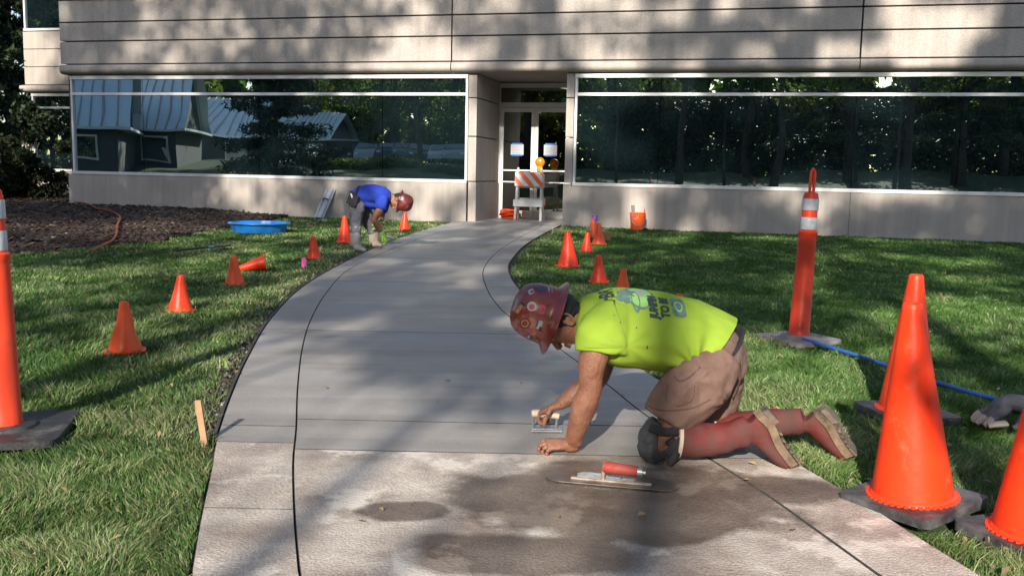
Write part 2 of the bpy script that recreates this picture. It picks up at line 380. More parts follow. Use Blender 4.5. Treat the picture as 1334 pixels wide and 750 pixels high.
# spandrel above the windows: courses between the joints
vj = [SL-.02, -.33, 7.6, SR]; zj = [3.44, 3.95, 4.37, 4.86]
for a, b_ in zip(vj, vj[1:]):
    for z0, z1 in zip(zj, zj[1:]): panels(a, b_, z0, z1, -.10, gap=.016, thick=.38)
    b = MB(); pr = []                                           # bull-nosed bottom course
    for k in range(9):
        t = -PI/2 + PI*k/8*.5; pr.append((-.02-.12*math.cos(t)*1.0, 3.335+.105*math.sin(t)))
    prof = [(.28, NOSE)] + [(-.03-.13*math.sin(PI/2*k/7), NOSE+.10-.10*math.cos(PI/2*k/7)) for k in range(8)] + [(-.145, 3.40), (-.10, 3.428), (.28, 3.428)]
    b.prism([Vector((a+.01, d, z)) for d, z in prof], (b_-a-.02, 0, 0)); b.build('cornice', M_wall, bld, smooth=35)
b = MB(); b.box((SL+.4, -.16, 4.87), (-6.0+3.0, .2, 4.96)); 
b.build('upper_sill', M_alu, bld)
panels(SL, SR, 4.98, 8.2, -.04, 'wall_panel')
# piers of the entrance
REC = 2.0
for a, b_ in ((0.0, .20), (2.06, 2.24)):
    for z0, z1 in ((SIL, 1.93), (1.93, 2.72), (2.72, NOSE)):
        panels(a, b_, z0, z1, .012 if a else .03, 'pier_panel', gap=.012, thick=REC-.15 if not a else 1.9)
panels(.02, .21, -.1, SIL, .02, 'pier_panel', gap=.01, thick=REC-.15)
panels(2.05, 2.226, -.1, SIL, -.002, 'pier_panel', gap=.004, thick=1.9)
panels(-.1, .128, 0, NOSE, REC-.12, 'pier_panel', gap=.002, thick=.2)
b = MB(); b.box((.0, .0, NOSE+.005), (2.3, REC+2.5, NOSE+.04)); b.build('soffit', M_wall, bld)
# windows
def window(s0, s1, z0, z1, zm, joints, d=.07, dy=0.0, endj=True):
    fr = MB()
    fr.box((s0, d-.07+dy, z1-.055), (s1, d+.06+dy, z1+.025)); fr.box((s0, d-.055+dy, zm-.028), (s1, d+.05+dy, zm+.03))
    fr.box((s0, d-.085+dy, z0-.035), (s1, d+.06+dy, z0+.03))
    if endj:
        fr.box((s0+.001, d-.05+dy, z0+.03), (s0+.05, d+.05+dy, zm-.028)); fr.box((s1-.05, d-.05+dy, z0+.03), (s1-.001, d+.05+dy, zm-.028))
        fr.box((s0+.001, d-.05+dy, zm+.03), (s0+.05, d+.05+dy, z1-.055)); fr.box((s1-.05, d-.05+dy, zm+.03), (s1-.001, d+.05+dy, z1-.055))
    w = fr.build('window', M_alu, bld, bevel=.006, seg=1)
    ed = [s0+.03]+joints+[s1-.03]
    for a, c in zip(ed, ed[1:]):
        for q0, q1 in ((z0+.01, zm-.01), (zm+.01, z1-.02)):
            p = MB(); p.box((a+.006, d+dy, q0), (c-.006, d+.02+dy, q1))
            tl = Matrix.Rotation(RNG.uniform(-.0016, .0016), 3, 'Z')
            p.build('pane', M_glass, w)
window(SL+.12, -.0, SIL, TOPW, MID, [-7.7,-4.8,-1.9])
window(2.24, SR, SIL, TOPW, MID, [3.95,5.75,7.6,9.45,11.3,13.2])
# rear wing on the left
DY = 4.6
def wing_box(s0, s1, z0, z1, d, m=M_wall, name='wall_panel', gap=.01): 
    b = MB(); b.box((s0+gap, d, z0+gap), (s1-gap, d+.4, z1-gap)); b.build(name, m, bld, bevel=.008, seg=1)
WL = -14.85
for z0, z1 in ((3.44,3.95),(3.95,4.45),(4.45,4.95)): wing_box(WL+.06, -8, z0, z1, DY)
b = MB(); prof = [(.3, NOSE)] + [(-.03-.13*math.sin(PI/2*k/7), NOSE+.10-.10*math.cos(PI/2*k/7)) for k in range(8)] + [(-.145, 3.40), (-.0, 3.43), (.3, 3.43)]
b.prism([Vector((WL, DY+d, z)) for d, z in prof], (6.8, 0, 0)); b.build('cornice', M_wall, bld, smooth=35)
wing_box(WL+.2, -8, -.1, SIL, DY)
window(WL+.25, -9.0, SIL, TOPW, MID, [-13.0,-10.6], dy=DY)
window(WL+.1, -9.0, 5.0, 6.6, 6.1, [-10.6], dy=DY)
wing_box(WL+.06, -8, 6.7, 8.4, DY)
b = MB(); b.box((WL+.3, DY+.3, 0), (-8, DY+.6, 8.4)); b.build('wall_core', M_joint, bld)
# outlet box on the base wall
b = MB(); b.box((6.86, -.03, .36), (6.97, 0, .54)); ob = b.build('outlet_box', M_steel, bld, bevel=.006)
b = MB(); b.box((6.89, -.045, .39), (6.94, -.03, .51)); b.build('cover', M_alu, ob, bevel=.004)
# entrance: frame, doors, transom
D0 = REC; S0, S1 = .13, 1.87; ZD = .165
fr = MB()
fr.box((S0, D0-.06, ZD), (S0+.07, D0+.06, 3.2)); fr.box((S1-.06, D0-.06, ZD), (S1, D0+.06, 3.2))
fr.box((S0+.07, D0-.05, 2.66), (S1-.06, D0+.05, 2.77)); fr.box((S0+.07, D0-.05, 3.1), (S1-.06, D0+.05, 3.2)); fr.box((S0, D0-.08, ZD-.06), (S1, D0+.1, ZD+.012))
fr.build('door_frame', M_alu, bld, bevel=.005, seg=1)
p = MB(); p.box((S0+.07, D0-.01, 2.77), (S1-.06, D0+.01, 3.1)); p.build('transom_pane', M_dglass, bld)
sm = (S0+S1)/2+.005
for a, c, sd in ((S0+.075, sm-.005, 1), (sm+.005, S1-.065, 0)):
    l = MB(); z0, z1 = ZD+.02, 2.65
    l.box((a, D0-.035, z0), (a+.075, D0+.025, z1)); l.box((c-.075, D0-.035, z0), (c, D0+.025, z1))
    l.box((a+.075, D0-.033, z1-.09), (c-.075, D0+.023, z1)); l.box((a+.075, D0-.033, z0), (c-.075, D0+.023, z0+.16))
    dl = l.build('door', M_alu, bld, bevel=.004, seg=1)
    p = MB(); p.box((a+.075, D0-.006, z0+.16), (c-.075, D0+.006, z1-.09)); p.build('pane', M_dglass, dl)
    hb = MB(); hb.box((a+.07, D0-.06, 1.24), (c-.07, D0-.036, 1.27)); hb.build('push_bar', M_alu, dl, bevel=.003)
    hb = MB(); hb.box((a+.07, D0-.06, .98), (c-.07, D0-.036, 1.005)); hb.build('push_bar', M_alu, dl, bevel=.003)
# vestibule behind the glass
M_in = mat('dark_interior', (.06,.055,.05), .8, var=.2)
b = MB(); b.box((S0-.6, D0+4.6, 0), (S1+.6, D0+4.7, 3.3)); b.box((S0-.7, D0+.1, 0), (S0-.55, D0+4.6, 3.3)); b.box((S1+.55, D0+.1, 0), (S1+.7, D0+4.6, 3.3))
b.box((S0-.6, D0+.1, 3.24), (S1+.6, D0+4.6, 3.3)); b.box((S0-.6, D0+.1, .08), (S1+.6, D0+4.6, .12)); b.build('vestibule', M_in, bld)
M_tube = mat('lit_tube', (.9,.88,.8), .5, var=.02, emit=(1,.9,.72,1.6)); M_exit = mat('exit_green', (.02,.3,.1), .5, var=.02, emit=(.05,.5,.2,.22))
b = MB(); b.tube([(1.40, D0+.75, 3.20), (2.02, D0+1.4, 3.12)], .035, n=10); b.build('fluorescent_tube', M_tube, bld)
def text_mesh(s, size=1.0, bold=0.0, shear=0.0, ext=0.0):
    cu = bpy.data.curves.new('lettering', 'FONT'); cu.body = s; cu.size = size; cu.align_x = 'CENTER'; cu.align_y = 'CENTER'; cu.shear = shear
    cu.offset = bold; cu.extrude = ext; cu.resolution_u = 3
    o = bpy.data.objects.new('lettering', cu); COL.objects.link(o); dg = bpy.context.evaluated_depsgraph_get(); dg.update()
    me = bpy.data.meshes.new_from_object(o.evaluated_get(dg)); bpy.data.objects.remove(o); me.name = 'lettering'; return me
b = MB(); b.box((1.27, D0+1.6, 2.84), (1.63, D0+1.64, 3.04)); ex = b.build('exit_sign', M_in, bld)
me = text_mesh('EXIT', .15, .004); o = link('lettering', me, M_exit, ex, (1.45, D0+1.595, 2.94)); o.rotation_euler = (PI/2, 0, 0)
# apron slab of the recess
b = MB(); b.box((.02, -.005, -.02), (2.24, D0+.2, G(0,20)+TOP-.002))
ap = b.mesh('concrete_slab', M_conc); ap.transform(Matrix.Translation(P0) @ Matrix.Rotation(-WALL_A, 4, 'Z')); link('concrete_slab', ap, M_conc, path)

# ------------------------------------------------------------------ trees
def leaf_cloud(seed, centres, rad, per, leaf, flat=1.0, tint_var=.35, asp=.6):
    rs = np.random.RandomState(seed); C = np.repeat(np.asarray(centres), per, 0); n = len(C)
    rr = np.repeat(np.asarray(rad), per)
    d = rs.normal(size=(n, 3)); d /= np.linalg.norm(d, axis=1)[:, None]; d *= (rs.uniform(.15, 1, n)**.5)[:, None]
    d[:, 2] *= flat; P = C + d*rr[:, None]
    a = rs.normal(size=(n, 3)); a /= np.linalg.norm(a, axis=1)[:, None]; b = np.cross(a, rs.normal(size=(n, 3))); b /= np.linalg.norm(b, axis=1)[:, None]
    s = leaf*rs.uniform(.6, 1.35, n)[:, None]; a = a*s; b = b*s*asp
    V = np.stack([P-a*.5, P+b*.5-a*.05, P+a*.5, P-b*.5-a*.05], 1).reshape(-1, 3)
    F = np.arange(n*4).reshape(n, 4)
    ct = rs.uniform(1-tint_var, 1+tint_var, len(centres)); t = np.repeat(ct, per)*rs.uniform(.8, 1.2, n)
    y = rs.uniform(.85, 1.25, len(centres)); yy = np.repeat(y, per)
    col = np.stack([t*yy, t, t*.9, np.ones(n)], 1); col = np.repeat(col, 4, 0)
    return V, F, col
def trunk_mb(h, r, lean=(0,0), limbs=(), taper=.35):
    b = MB(); n = 7
    pts = [(lean[0]*k/n + RNG.uniform(-.03,.03)*r*4*(k>0), lean[1]*k/n + RNG.uniform(-.03,.03)*r*4*(k>0), h*k/n) for k in range(n+1)]
    rad = [r*(1.35 if k == 0 else 1.0)*(1-(1-taper)*k/n) for k in range(n+1)]
    b.tube(pts, rad, 9)
    for (z, tx, ty, tz, rr) in limbs:
        k = z/h; base = Vector((lean[0]*k, lean[1]*k, z)); tip = Vector((tx, ty, tz)); midp = base.lerp(tip, .5)+Vector((0, 0, .08*(tip-base).length))
        b.tube([base, midp, tip], [rr, rr*.65, rr*.2], 6)
    return b
TREE_MESH = {}
def broad_tree_mesh(key, h, rx, base, seed, nc=60, per=170, leaf=.30, tr=.22, lm=None):
    rs = random.Random(seed); cs = []; rd = []; limbs = []
    for i in range(nc):
        th = rs.uniform(0, 2*PI); u = rs.uniform(0, 1)**.45; z = rs.uniform(-1, 1); k = math.sqrt(max(0, 1-z*z))
        wob = 1+.25*math.sin(3*th+seed)
        c = Vector((rx*u*k*math.cos(th)*wob, rx*u*k*math.sin(th)*wob, base+(h-base)*(.5+.5*z*(.6+.4*u))))
        cs.append(tuple(c)); rd.append(rs.uniform(.13, .30)*rx)
        if i % 4 == 0: limbs.append((rs.uniform(.25, .7)*min(c.z, h*.8), c.x, c.y, c.z, tr*.35))
    V, F, col = leaf_cloud(seed, cs, rd, per, leaf, .8)
    TREE_MESH[key] = (trunk_mb(h*.85, tr, (rs.uniform(-.4,.4), rs.uniform(-.4,.4)), limbs).mesh('trunk', M_bark, True), np_mesh('crown', V, F, lm or M_leaf, col=col))
def pine_mesh(key, h, rx, base, seed, tiers=16, leaf=.34, tr=.26, per=70, gap=.0):
    rs = random.Random(seed); cs = []; rd = []; limbs = []
    for t in range(tiers):
        f = t/(tiers-1); z = base+(h-base)*f; L = rx*(1-f)**.8*(.75+.5*rs.random())+.25; nb = 5 if f < .8 else 4
        if rs.random() < gap: continue
        a0 = rs.uniform(0, 6.28)
        for k in range(nb):
            a = a0+k*2*PI/nb+rs.uniform(-.4,.4); LL = L*rs.uniform(.6, 1.1)
            tip = Vector((LL*math.cos(a), LL*math.sin(a), z-.12*LL+rs.uniform(-.2,.3)))
            limbs.append((max(z-.1, .3), tip.x, tip.y, tip.z, tr*.22*(1-f*.6)))
            for q in (.35, .6, .85, 1.0):
                cs.append((tip.x*q, tip.y*q, z+(tip.z-z)*q)); rd.append((.18+.16*LL*.5)*rs.uniform(.7, 1.2)+.12)
    V, F, col = leaf_cloud(seed, cs, rd, per, leaf, .55, asp=.22)
    TREE_MESH[key] = (trunk_mb(h*.98, tr, (rs.uniform(-.3,.3), rs.uniform(-.3,.3)), limbs, .12).mesh('trunk', M_bark, True), np_mesh('crown', V, F, M_pine, col=col))
broad_tree_mesh('maple', 13, 4.6, 2.6, 3); broad_tree_mesh('oak', 16, 5.6, 3.2, 5, nc=84, per=340, leaf=.2); broad_tree_mesh('high', 15.5, 3.5, 8.7, 44, nc=23, per=190, leaf=.22, tr=.065); broad_tree_mesh('sparse', 14, 5.2, 4.6, 31, nc=24, per=190, leaf=.24, tr=.10); broad_tree_mesh('small', 7.5, 2.7, 1.2, 8, nc=46, leaf=.26, tr=.12)
M_dleaf = leaf_mat('dark_evergreen_leaf', (.022,.034,.014), .15)
broad_tree_mesh('shrub', 3.4, 1.9, .1, 9, nc=36, per=230, leaf=.16, tr=.06, lm=M_dleaf)
pine_mesh('fir', 19, 3.6, 2.2, 12, tiers=19); pine_mesh('pine', 24, 4.2, 11.5, 14, tiers=15, gap=.1, tr=.30); pine_mesh('thuja', 7, 1.5, .2, 15, tiers=15, leaf=.22, tr=.1, per=90)
def tree(key, x, y, label, cat='tree', s=1.0, rz=0.0, group=None, name=None):
    t = empty(name or {'fir':'fir_tree','pine':'pine_tree','thuja':'conifer_shrub','shrub':'shrub'}.get(key, 'broadleaf_tree'), (x, y, G(x, y)-.05), label, cat, group, rz)
    t.scale = s if isinstance(s, tuple) else (s, s, s)
    link('trunk', TREE_MESH[key][0], None, t); link('crown', TREE_MESH[key][1], None, t); return t
# ------------------------------------------------------------------ what stands behind the camera (seen in the glass, and shading the place)
bm = bmesh.new()
b_ = MB()
def sheet(name, pts, m, dz, kind='structure'):
    b = MB(); b.poly([(x, y, G(x, y)+dz) for x, y in pts]); return tag(b.build(name, m), kind=kind)
sheet('parking_lot', [(-15,-30),(-27,-12),(-75,-40),(-50,-75)], M_asph, .02)
sheet('drive', [(-13,-14.5),(-17,-9),(-27,-14),(-22,-22)], mat('drive_concrete', (.33,.32,.30), .8, scale=1), .012)
M_roof = mat('metal_roof', (.74,.80,.82), .45, var=.05, metal=.2, scale=2); M_siding = mat('dark_siding', (.09,.095,.085), .8, var=.15)
def metal_house(x, y, w, d, eave, ridge, rz, label):
    h = empty('metal_roof_house', (x, y, .35), label, 'building', rz=rz)
    b = MB(); b.box((-w/2, -d/2, 0), (w/2, d/2, eave)); b.build('wall', M_siding, h)
    o = .5; E = [(-w/2-o, -d/2-o), (w/2+o, -d/2-o), (w/2+o, d/2+o), (-w/2-o, d/2+o)]; T = [(0, -d/2-o), (0, d/2+o)]
    b = MB(); ev = [Vector((*e, eave-.15)) for e in E]; tp = [Vector((*t, ridge)) for t in T]
    lo = [b.bm.verts.new(v-Vector((0,0,.12))) for v in ev]; vv = [b.bm.verts.new(v) for v in ev]; tv = [b.bm.verts.new(v) for v in tp]
    for f in ((vv[1],vv[2],tv[1],tv[0]),(vv[3],vv[0],tv[0],tv[1]),lo[::-1]): b.bm.faces.new(f)
    for i in range(4): b.bm.faces.new((lo[i], lo[(i+1)%4], vv[(i+1)%4], vv[i]))
    rf = b.build('roof', M_roof, h)
    b = MB()
    for sy in (-1, 1): b.prism([Vector((-w/2, sy*(d/2-.01), eave-.2)), Vector((w/2, sy*(d/2-.01), eave-.2)), Vector((0, sy*(d/2-.01), ridge-.12))], (0, -sy*.1, 0))
    b.build('gable', M_siding, h)
    b = MB()                                                      # standing seams
    for a0, a1, t0, t1 in ((1,2,0,1),(3,0,1,0)):
        A, B, C, D = ev[a0], ev[a1], tp[t0], tp[t1]; n = int((B-A).length/.42)
        for k in range(1, n):
            p = A.lerp(B, k/n); q = C.lerp(D, k/n)
            up = q-p; fr_ = 1.0
            b.tube([p+Vector((0,0,.03)), p+up*fr_+Vector((0,0,.03))], .035, 4)
    b.build('seam', M_steel, rf)['kind'] = 'stuff'
    for sx in (-.25, .25):
        b = MB(); b.box((w/2-.02, sx*d-.7, 1.0), (w/2+.05, sx*d+.7, eave-.5)); wv = b.build('window', M_alu, h)
        b = MB(); b.box((w/2+.03, sx*d-.62, 1.08), (w/2+.07, sx*d+.62, eave-.58)); b.build('pane', M_glass, wv)
        b = MB(); b.box((sx*w-.7, d/2-.02, 1.0), (sx*w+.7, d/2+.05, eave-.5)); wv = b.build('window', M_alu, h)
        b = MB(); b.box((sx*w-.62, d/2+.03, 1.08), (sx*w+.62, d/2+.07, eave-.58)); b.build('pane', M_glass, wv)
    return h
for px, py, L, dd, rid, lab in ((104, 160, 42, 5.2, 7.2, 'dark sided house with steep silver seamed roof, mirrored in leftmost windows'), (203, 163, 48, 4.2, 7.0, 'second dark house with silver seamed roof, mirrored left of the column band'),
                            (301, 172, 60, 5.0, 5.8, 'low house with bright metal roof, mirrored in middle of left window'), (412, 179, 75, 4.0, 5.8, 'small far house with bright metal roof, mirrored beside the parked cars')):
    p = mirror(px, py, L); rz = math.atan2(20-p.y, -6-p.x); p = p-Vector((math.cos(rz), math.sin(rz), 0))*4.0
    metal_house(p.x, p.y, 7, dd, p.z-.35, rid-.35, rz+.32, lab)
# parked cars
def car_mesh(col):
    prof = [(-2.2,.35),(-2.25,.75),(-2.1,.95),(-1.5,1.02),(-.85,1.42),(.45,1.45),(1.15,1.0),(1.95,.86),(2.2,.68),(2.25,.35)]
    b = MB(); rows = []
    for yy, k in ((-.88,.0),(-.84,1.0),(.84,1.0),(.88,.0)):
        pass
    W_ = .88
    bm = b.bm; L = []; 
    for sgn in (-1, 1):
        L.append([bm.verts.new((x, sgn*(W_ if z < 1.03 else W_-.18*(z-1.0)/.42), z)) for x, z in prof])
    n = len(prof)
    for i in range(n-1): bm.faces.new((L[0][i], L[0][i+1], L[1][i+1], L[1][i]))
    bm.faces.new(L[0]); bm.faces.new(L[1][::-1]); bm.faces.new((L[0][-1], L[0][0], L[1][0], L[1][-1]))
    return b.mesh('body', col, smooth=30, bevel=.05)
M_cglass = glass_mat('car_glass', .12, (.85,.9,.95), (.01,.012,.014))
M_lamp = mat('car_lamp', (.8,.8,.8), .2, var=.02); M_tyre = mat('tyre', (.02,.02,.02), .8)
car_cols = [('silver',(.45,.46,.48)),('white',(.75,.75,.74)),('black',(.02,.02,.022)),('grey',(.18,.19,.2)),('dark blue',(.02,.04,.10)),('light silver',(.6,.61,.62)),('dark grey',(.07,.07,.075))]
b = MB(); 
for s in (-1, 1):
    b.prism([Vector((x, s*.885-(.0 if s < 0 else 0), z)) for x, z in ((-1.35,1.03),(-.8,1.36),(.4,1.38),(.98,1.03))], (0, s*.012, 0))
b.prism([Vector((.5,-.66,1.42)), Vector((1.12,-.76,1.04)), Vector((1.12,.76,1.04)), Vector((.5,.66,1.42))], (.03,0,.02))
car_glass = b.mesh('glazing', M_cglass)
b = MB(); b.tube([(0,-.11,0),(0,.11,0)], .32, 18); wheel_me = b.mesh('wheel', M_tyre, 40)
b = MB(); b.tube([(0,-.125,0),(0,.125,0)], .2, 14); rim_me = b.mesh('rim', M_alu, 40)
b = MB(); b.box((2.12,-.12,.62), (2.26,.12,.76)); lamp_me = b.mesh('headlight', M_lamp, bevel=.03)
spots = [(594,66),(572,67.5),(549,69.5),(528,71.5),(506,74),(482,77),(452,80)]
for i, ((px, L), (cn, cc)) in enumerate(zip(spots, car_cols)):
    p = mirror(px, 213, L); c = empty('parked_car', (p.x, p.y, G(p.x, p.y)+.02), cn+' parked car, '+('nearest the entrance end of' if i == 0 else 'one of')+' the row mirrored in left window', 'car', 'cars parked in the lot', R(62))
    mc = mat('car_paint_'+cn.replace(' ', '_'), tuple(v*.6 for v in cc), .38, var=.02, metal=.1)
    link('body', car_mesh(mc), mc, c); link('glazing', car_glass, None, c)
    for wx in (-1.35, 1.4):
        for wy in (-.78, .78): w = link('wheel', wheel_me, None, c, (wx, wy, .32)); link('rim', rim_me, None, w)
    for wy in (-.62, .62): link('headlight', lamp_me, None, c, (0, wy, 0))
# hedges, road-work sign
for px, py, L, ln, lab in ((480,220,52,5.5,'low clipped dark hedge mirrored beneath the far parked cars'), (585,218,50,3.4,'short clipped hedge mirrored near the entrance pier')):
    p = mirror(px, py, L); h = empty('hedge', (p.x, p.y, G(p.x, p.y)), lab, 'hedge', rz=R(125))
    rs = np.random.RandomState(int(px)); cs = [(x, y, z) for x in np.arange(-ln/2, ln/2, .35) for y in (-.35, 0, .35) for z in (.10, .26)]
    V, F, c_ = leaf_cloud(int(px), cs, [.28]*len(cs), 60, .13); link('foliage', np_mesh('foliage', V, F, M_leaf, col=c_), None, h)
# trees: (kind, x, y, scale)
TREES = [
 ('pine', -1.0, -13.0, (.7, .7, 1.0), 'tall pine with bare lower trunk mirrored right of the entrance'),
 ('pine', -4.8, -21.5, (.55, .55, 1.26), 'tall pine behind another, mirrored as the left dark trunk'),
 ('pine', -6.6, -14.5, (.62, .62, 1.5), 'very tall pine whose shadow falls over the entrance'),
 ('sparse', 2.8, -11.0, .72, 'thin crowned tree nearest behind the photographer'),
 ('sparse', -9.7, -12.0, .80, 'thin crowned tree left behind the photographer'),
 ('sparse', 5.0, -10.0, .95, 'thin crowned tree mirrored in middle of right window'),
 ('high', -5.7, -11.5, 1.0, 'slender tree with high thin crown, left behind the photographer'),
 ('high', -4.0, -13.0, (1.04, 1.04, .90), 'slender tree with high thin crown, nearer the path line'),
 ('fir', 2.0, -16.5, 1.25, 'dark fir mirrored in middle of right window'),
 ('fir', 7.5, -16.5, 1.15, 'dark fir mirrored toward the right window edge'),
 ('pine', 5.2, -13.0, (.7, .7, 1.0), 'pine with long bare trunk mirrored between two firs'),
 ('oak', -16.9, -13.5, 1.6, 'huge broad tree shading the left wall'),
 ('sparse', -26.5, -18.0, 1.3, 'huge broad tree behind another, left of the camera'),
 ('pine', 12.0, -14.0, 1.0, 'pine farthest right in the right window reflection'),
 ('maple', 9.5, -26.0, 1.2, 'broad tree behind the firs in right window reflection'),
 ('maple', -17.0, -30.0, 1.2, 'broad tree behind the parking lot, mirrored near the entrance'),
 ('maple', -24.0, -29.0, 1.1, 'green maple over the nearest parked cars'),
 ('oak', -32.5, -33.0, 1.0, 'green oak over the middle of the parked cars'),
 ('maple', -40.0, -34.5, 1.15, 'green maple over the far parked cars'),
 ('oak', -46.0, -30.0, 1.0, 'green oak behind the smallest metal roof'),
 ('oak', -52.0, -14.0, 1.1, 'green oak behind the low metal roof'),
 ('oak', -46.0, 4.0, 1.1, 'green oak behind the second metal roof'),
 ('oak', -18.0, -36.0, 1.1, 'oak rising at right end of parked car row'),
]
p = mirror(362, 222, 38); tree('thuja', p.x, p.y, 'dark column shaped conifer mirrored between two metal roofs', s=1.25)
for i, (k, x, y, s, lab) in enumerate(TREES): tree(k, x, y, lab, s=s, rz=i*1.3)
# a tall hedge and the far wood close the view behind
h = empty('hedge', (8, -27, G(8,-27)), 'tall dark hedge behind the pines in right window reflection', 'hedge')
rs = np.random.RandomState(5); cs = [(x, y, z) for x in np.arange(-24, 22, .9) for y in (-.8, .5) for z in (.4, 1.2, 2.0, 2.8, 3.6, 4.4)]
V, F, c_ = leaf_cloud(5, np.array(cs)+rs.uniform(-.3,.3,(len(cs),3)), [.75]*len(cs), 140, .28); link('foliage', np_mesh('foliage', V, F, M_pine, col=c_), None, h)
cs = []; rd = []
for a in np.arange(-200, -40, 1.9):
    D = rs.uniform(66, 84); hh = rs.uniform(10, 17)
    for z in np.arange(1.5, hh, 2.2):
        cs.append((D*math.cos(R(a))-6, D*math.sin(R(a))+6, z+1)); rd.append(rs.uniform(1.6, 2.6))
V, F, c_ = leaf_cloud(6, cs, rd, 230, 1.0); tag(link('far_wood', np_mesh('far_wood', V, F, M_leaf, col=c_), None), kind='stuff')
# left edge of the picture: dark evergreens beside the rear wing
for k, x, y, s, lab in (('fir', -19.5, 31, 1.0, 'tall dark fir at top left corner behind others'), ('fir', -23.5, 28.5, .9, 'dark fir farthest left behind the conifer shrubs'), ('fir', -16.5, 34, 1.0, 'dark fir rising behind the rear wing'), ('fir', -17.6, 30.0, .9, 'dark evergreen tree at left edge beside the rear wing'), ('fir', -26, 37, 1.1, 'tall fir in the back row at upper left'), ('fir', -21, 39, 1.1, 'tall fir right of another in the back row, upper left'), ('thuja', -15.6, 25.6, 1.0, 'dark dense conifer shrub beside the rear wing, left side'),
                        ('shrub', -12.4, 23.8, .72, 'dark leafy shrub against the building corner'), ('shrub', -14.4, 22.4, .8, 'low dark shrub at left edge above the bark mulch'), ('thuja', -17.4, 27.5, 1.2, 'tall dark conifer at far left edge')):
    tree(k, x, y, lab, 'tree' if k == 'fir' else 'shrub', s, rz=x)
# ------------------------------------------------------------------ mulch bed and grass
mb_px = [(-60,337),(25,329),(80,324),(150,318),(205,314),(250,309),(290,300),(320,292),(350,284),(385,279)]
mb = sorted([tuple(ground(*q))[:2] for q in mb_px]); mbx = [p[0] for p in mb]; mby = [p[1] for p in mb]
def ymul(x):
    if x < mbx[0]: return mby[0]
    if x > mbx[-1]: return 99.0
    return float(np.interp(x, mbx, mby))
wy = lambda x: P0.y - (x-P0.x)*math.tan(WALL_A)
MX0, MX1 = -17.0, mbx[-1]
NXm, NYm = 90, 30; V = []
for j in range(NYm+1):
    for i in range(NXm+1):
        x = MX0+(MX1-MX0)*i/NXm; y0 = ymul(x); y1 = wy(x)+.05 if x > -10.4 else 27.0; y = y0+(max(y1, y0+.05)-y0)*j/NYm
        rise = .10*min(1, max(0, (y-y0)/1.2))*min(1, max(0, (MX1-x)/2.0))
        V.append((x, y, G(x, y)-.012+rise+.018*noise.noise(Vector((x*2.2, y*2.2, 0)))*min(1,(y-y0)/.3)))
F = np.array([(j*(NXm+1)+i, j*(NXm+1)+i+1, (j+1)*(NXm+1)+i+1, (j+1)*(NXm+1)+i) for j in range(NYm) for i in range(NXm)])
tag(link('mulch_bed', np_mesh('mulch_bed', V, F, M_mulch, True), None), kind='structure')
V = np.array(V).reshape(NYm+1, NXm+1, 3)
def chips(n, seed):                                             # bark chips lying on the bed
    rs = np.random.RandomState(seed); fi = rs.uniform(0, NXm-.01, n); fj = NYm*rs.uniform(0, .999, n)**1.2
    i = fi.astype(int); j = np.minimum(fj.astype(int), NYm-1); a = (fi-i)[:, None]; b = (fj-j)[:, None]
    P = (V[j,i]*(1-a)+V[j,i+1]*a)*(1-b)+(V[j+1,i]*(1-a)+V[j+1,i+1]*a)*b
    P[:, 2] += .008
    th = rs.uniform(0, 2*PI, n); L = rs.uniform(.02, .075, n); w = rs.uniform(.008, .025, n); tilt = rs.uniform(-.5, .5, n); rl = rs.uniform(-.5, .5, n)
    d = np.stack([np.cos(th)*np.cos(tilt), np.sin(th)*np.cos(tilt), np.sin(tilt)], 1)*L[:, None]; s = np.stack([-np.sin(th), np.cos(th), rl], 1)*w[:, None]
    up = np.array([0, 0, .012])
    Q = np.stack([P-d-s, P+d-s, P+d+s, P-d+s, P-d-s+up, P+d-s+up, P+d+s+up, P-d+s+up], 1).reshape(-1, 3)
    f = np.array([(4,5,6,7),(0,1,5,4),(1,2,6,5),(2,3,7,6),(3,0,4,7)]); Fq = (np.arange(n)[:, None, None]*8+f[None]).reshape(-1, 4)
    t = rs.uniform(.5, 1.5, n); pale = rs.uniform(0, 1, n) < .07; c = np.stack([.045*t, .026*t, .018*t, np.ones(n)], 1); c[pale, :3] = np.array([.24, .18, .12])*t[pale, None]*.7
    return Q, Fq, np.repeat(c, 8, 0)
Q, Fq, c_ = chips(9000, 3); tag(link('bark_chips', np_mesh('bark_chips', Q, Fq, leaf_mat('bark_chip', (1,1,1), 0), col=c_), None), kind='stuff')

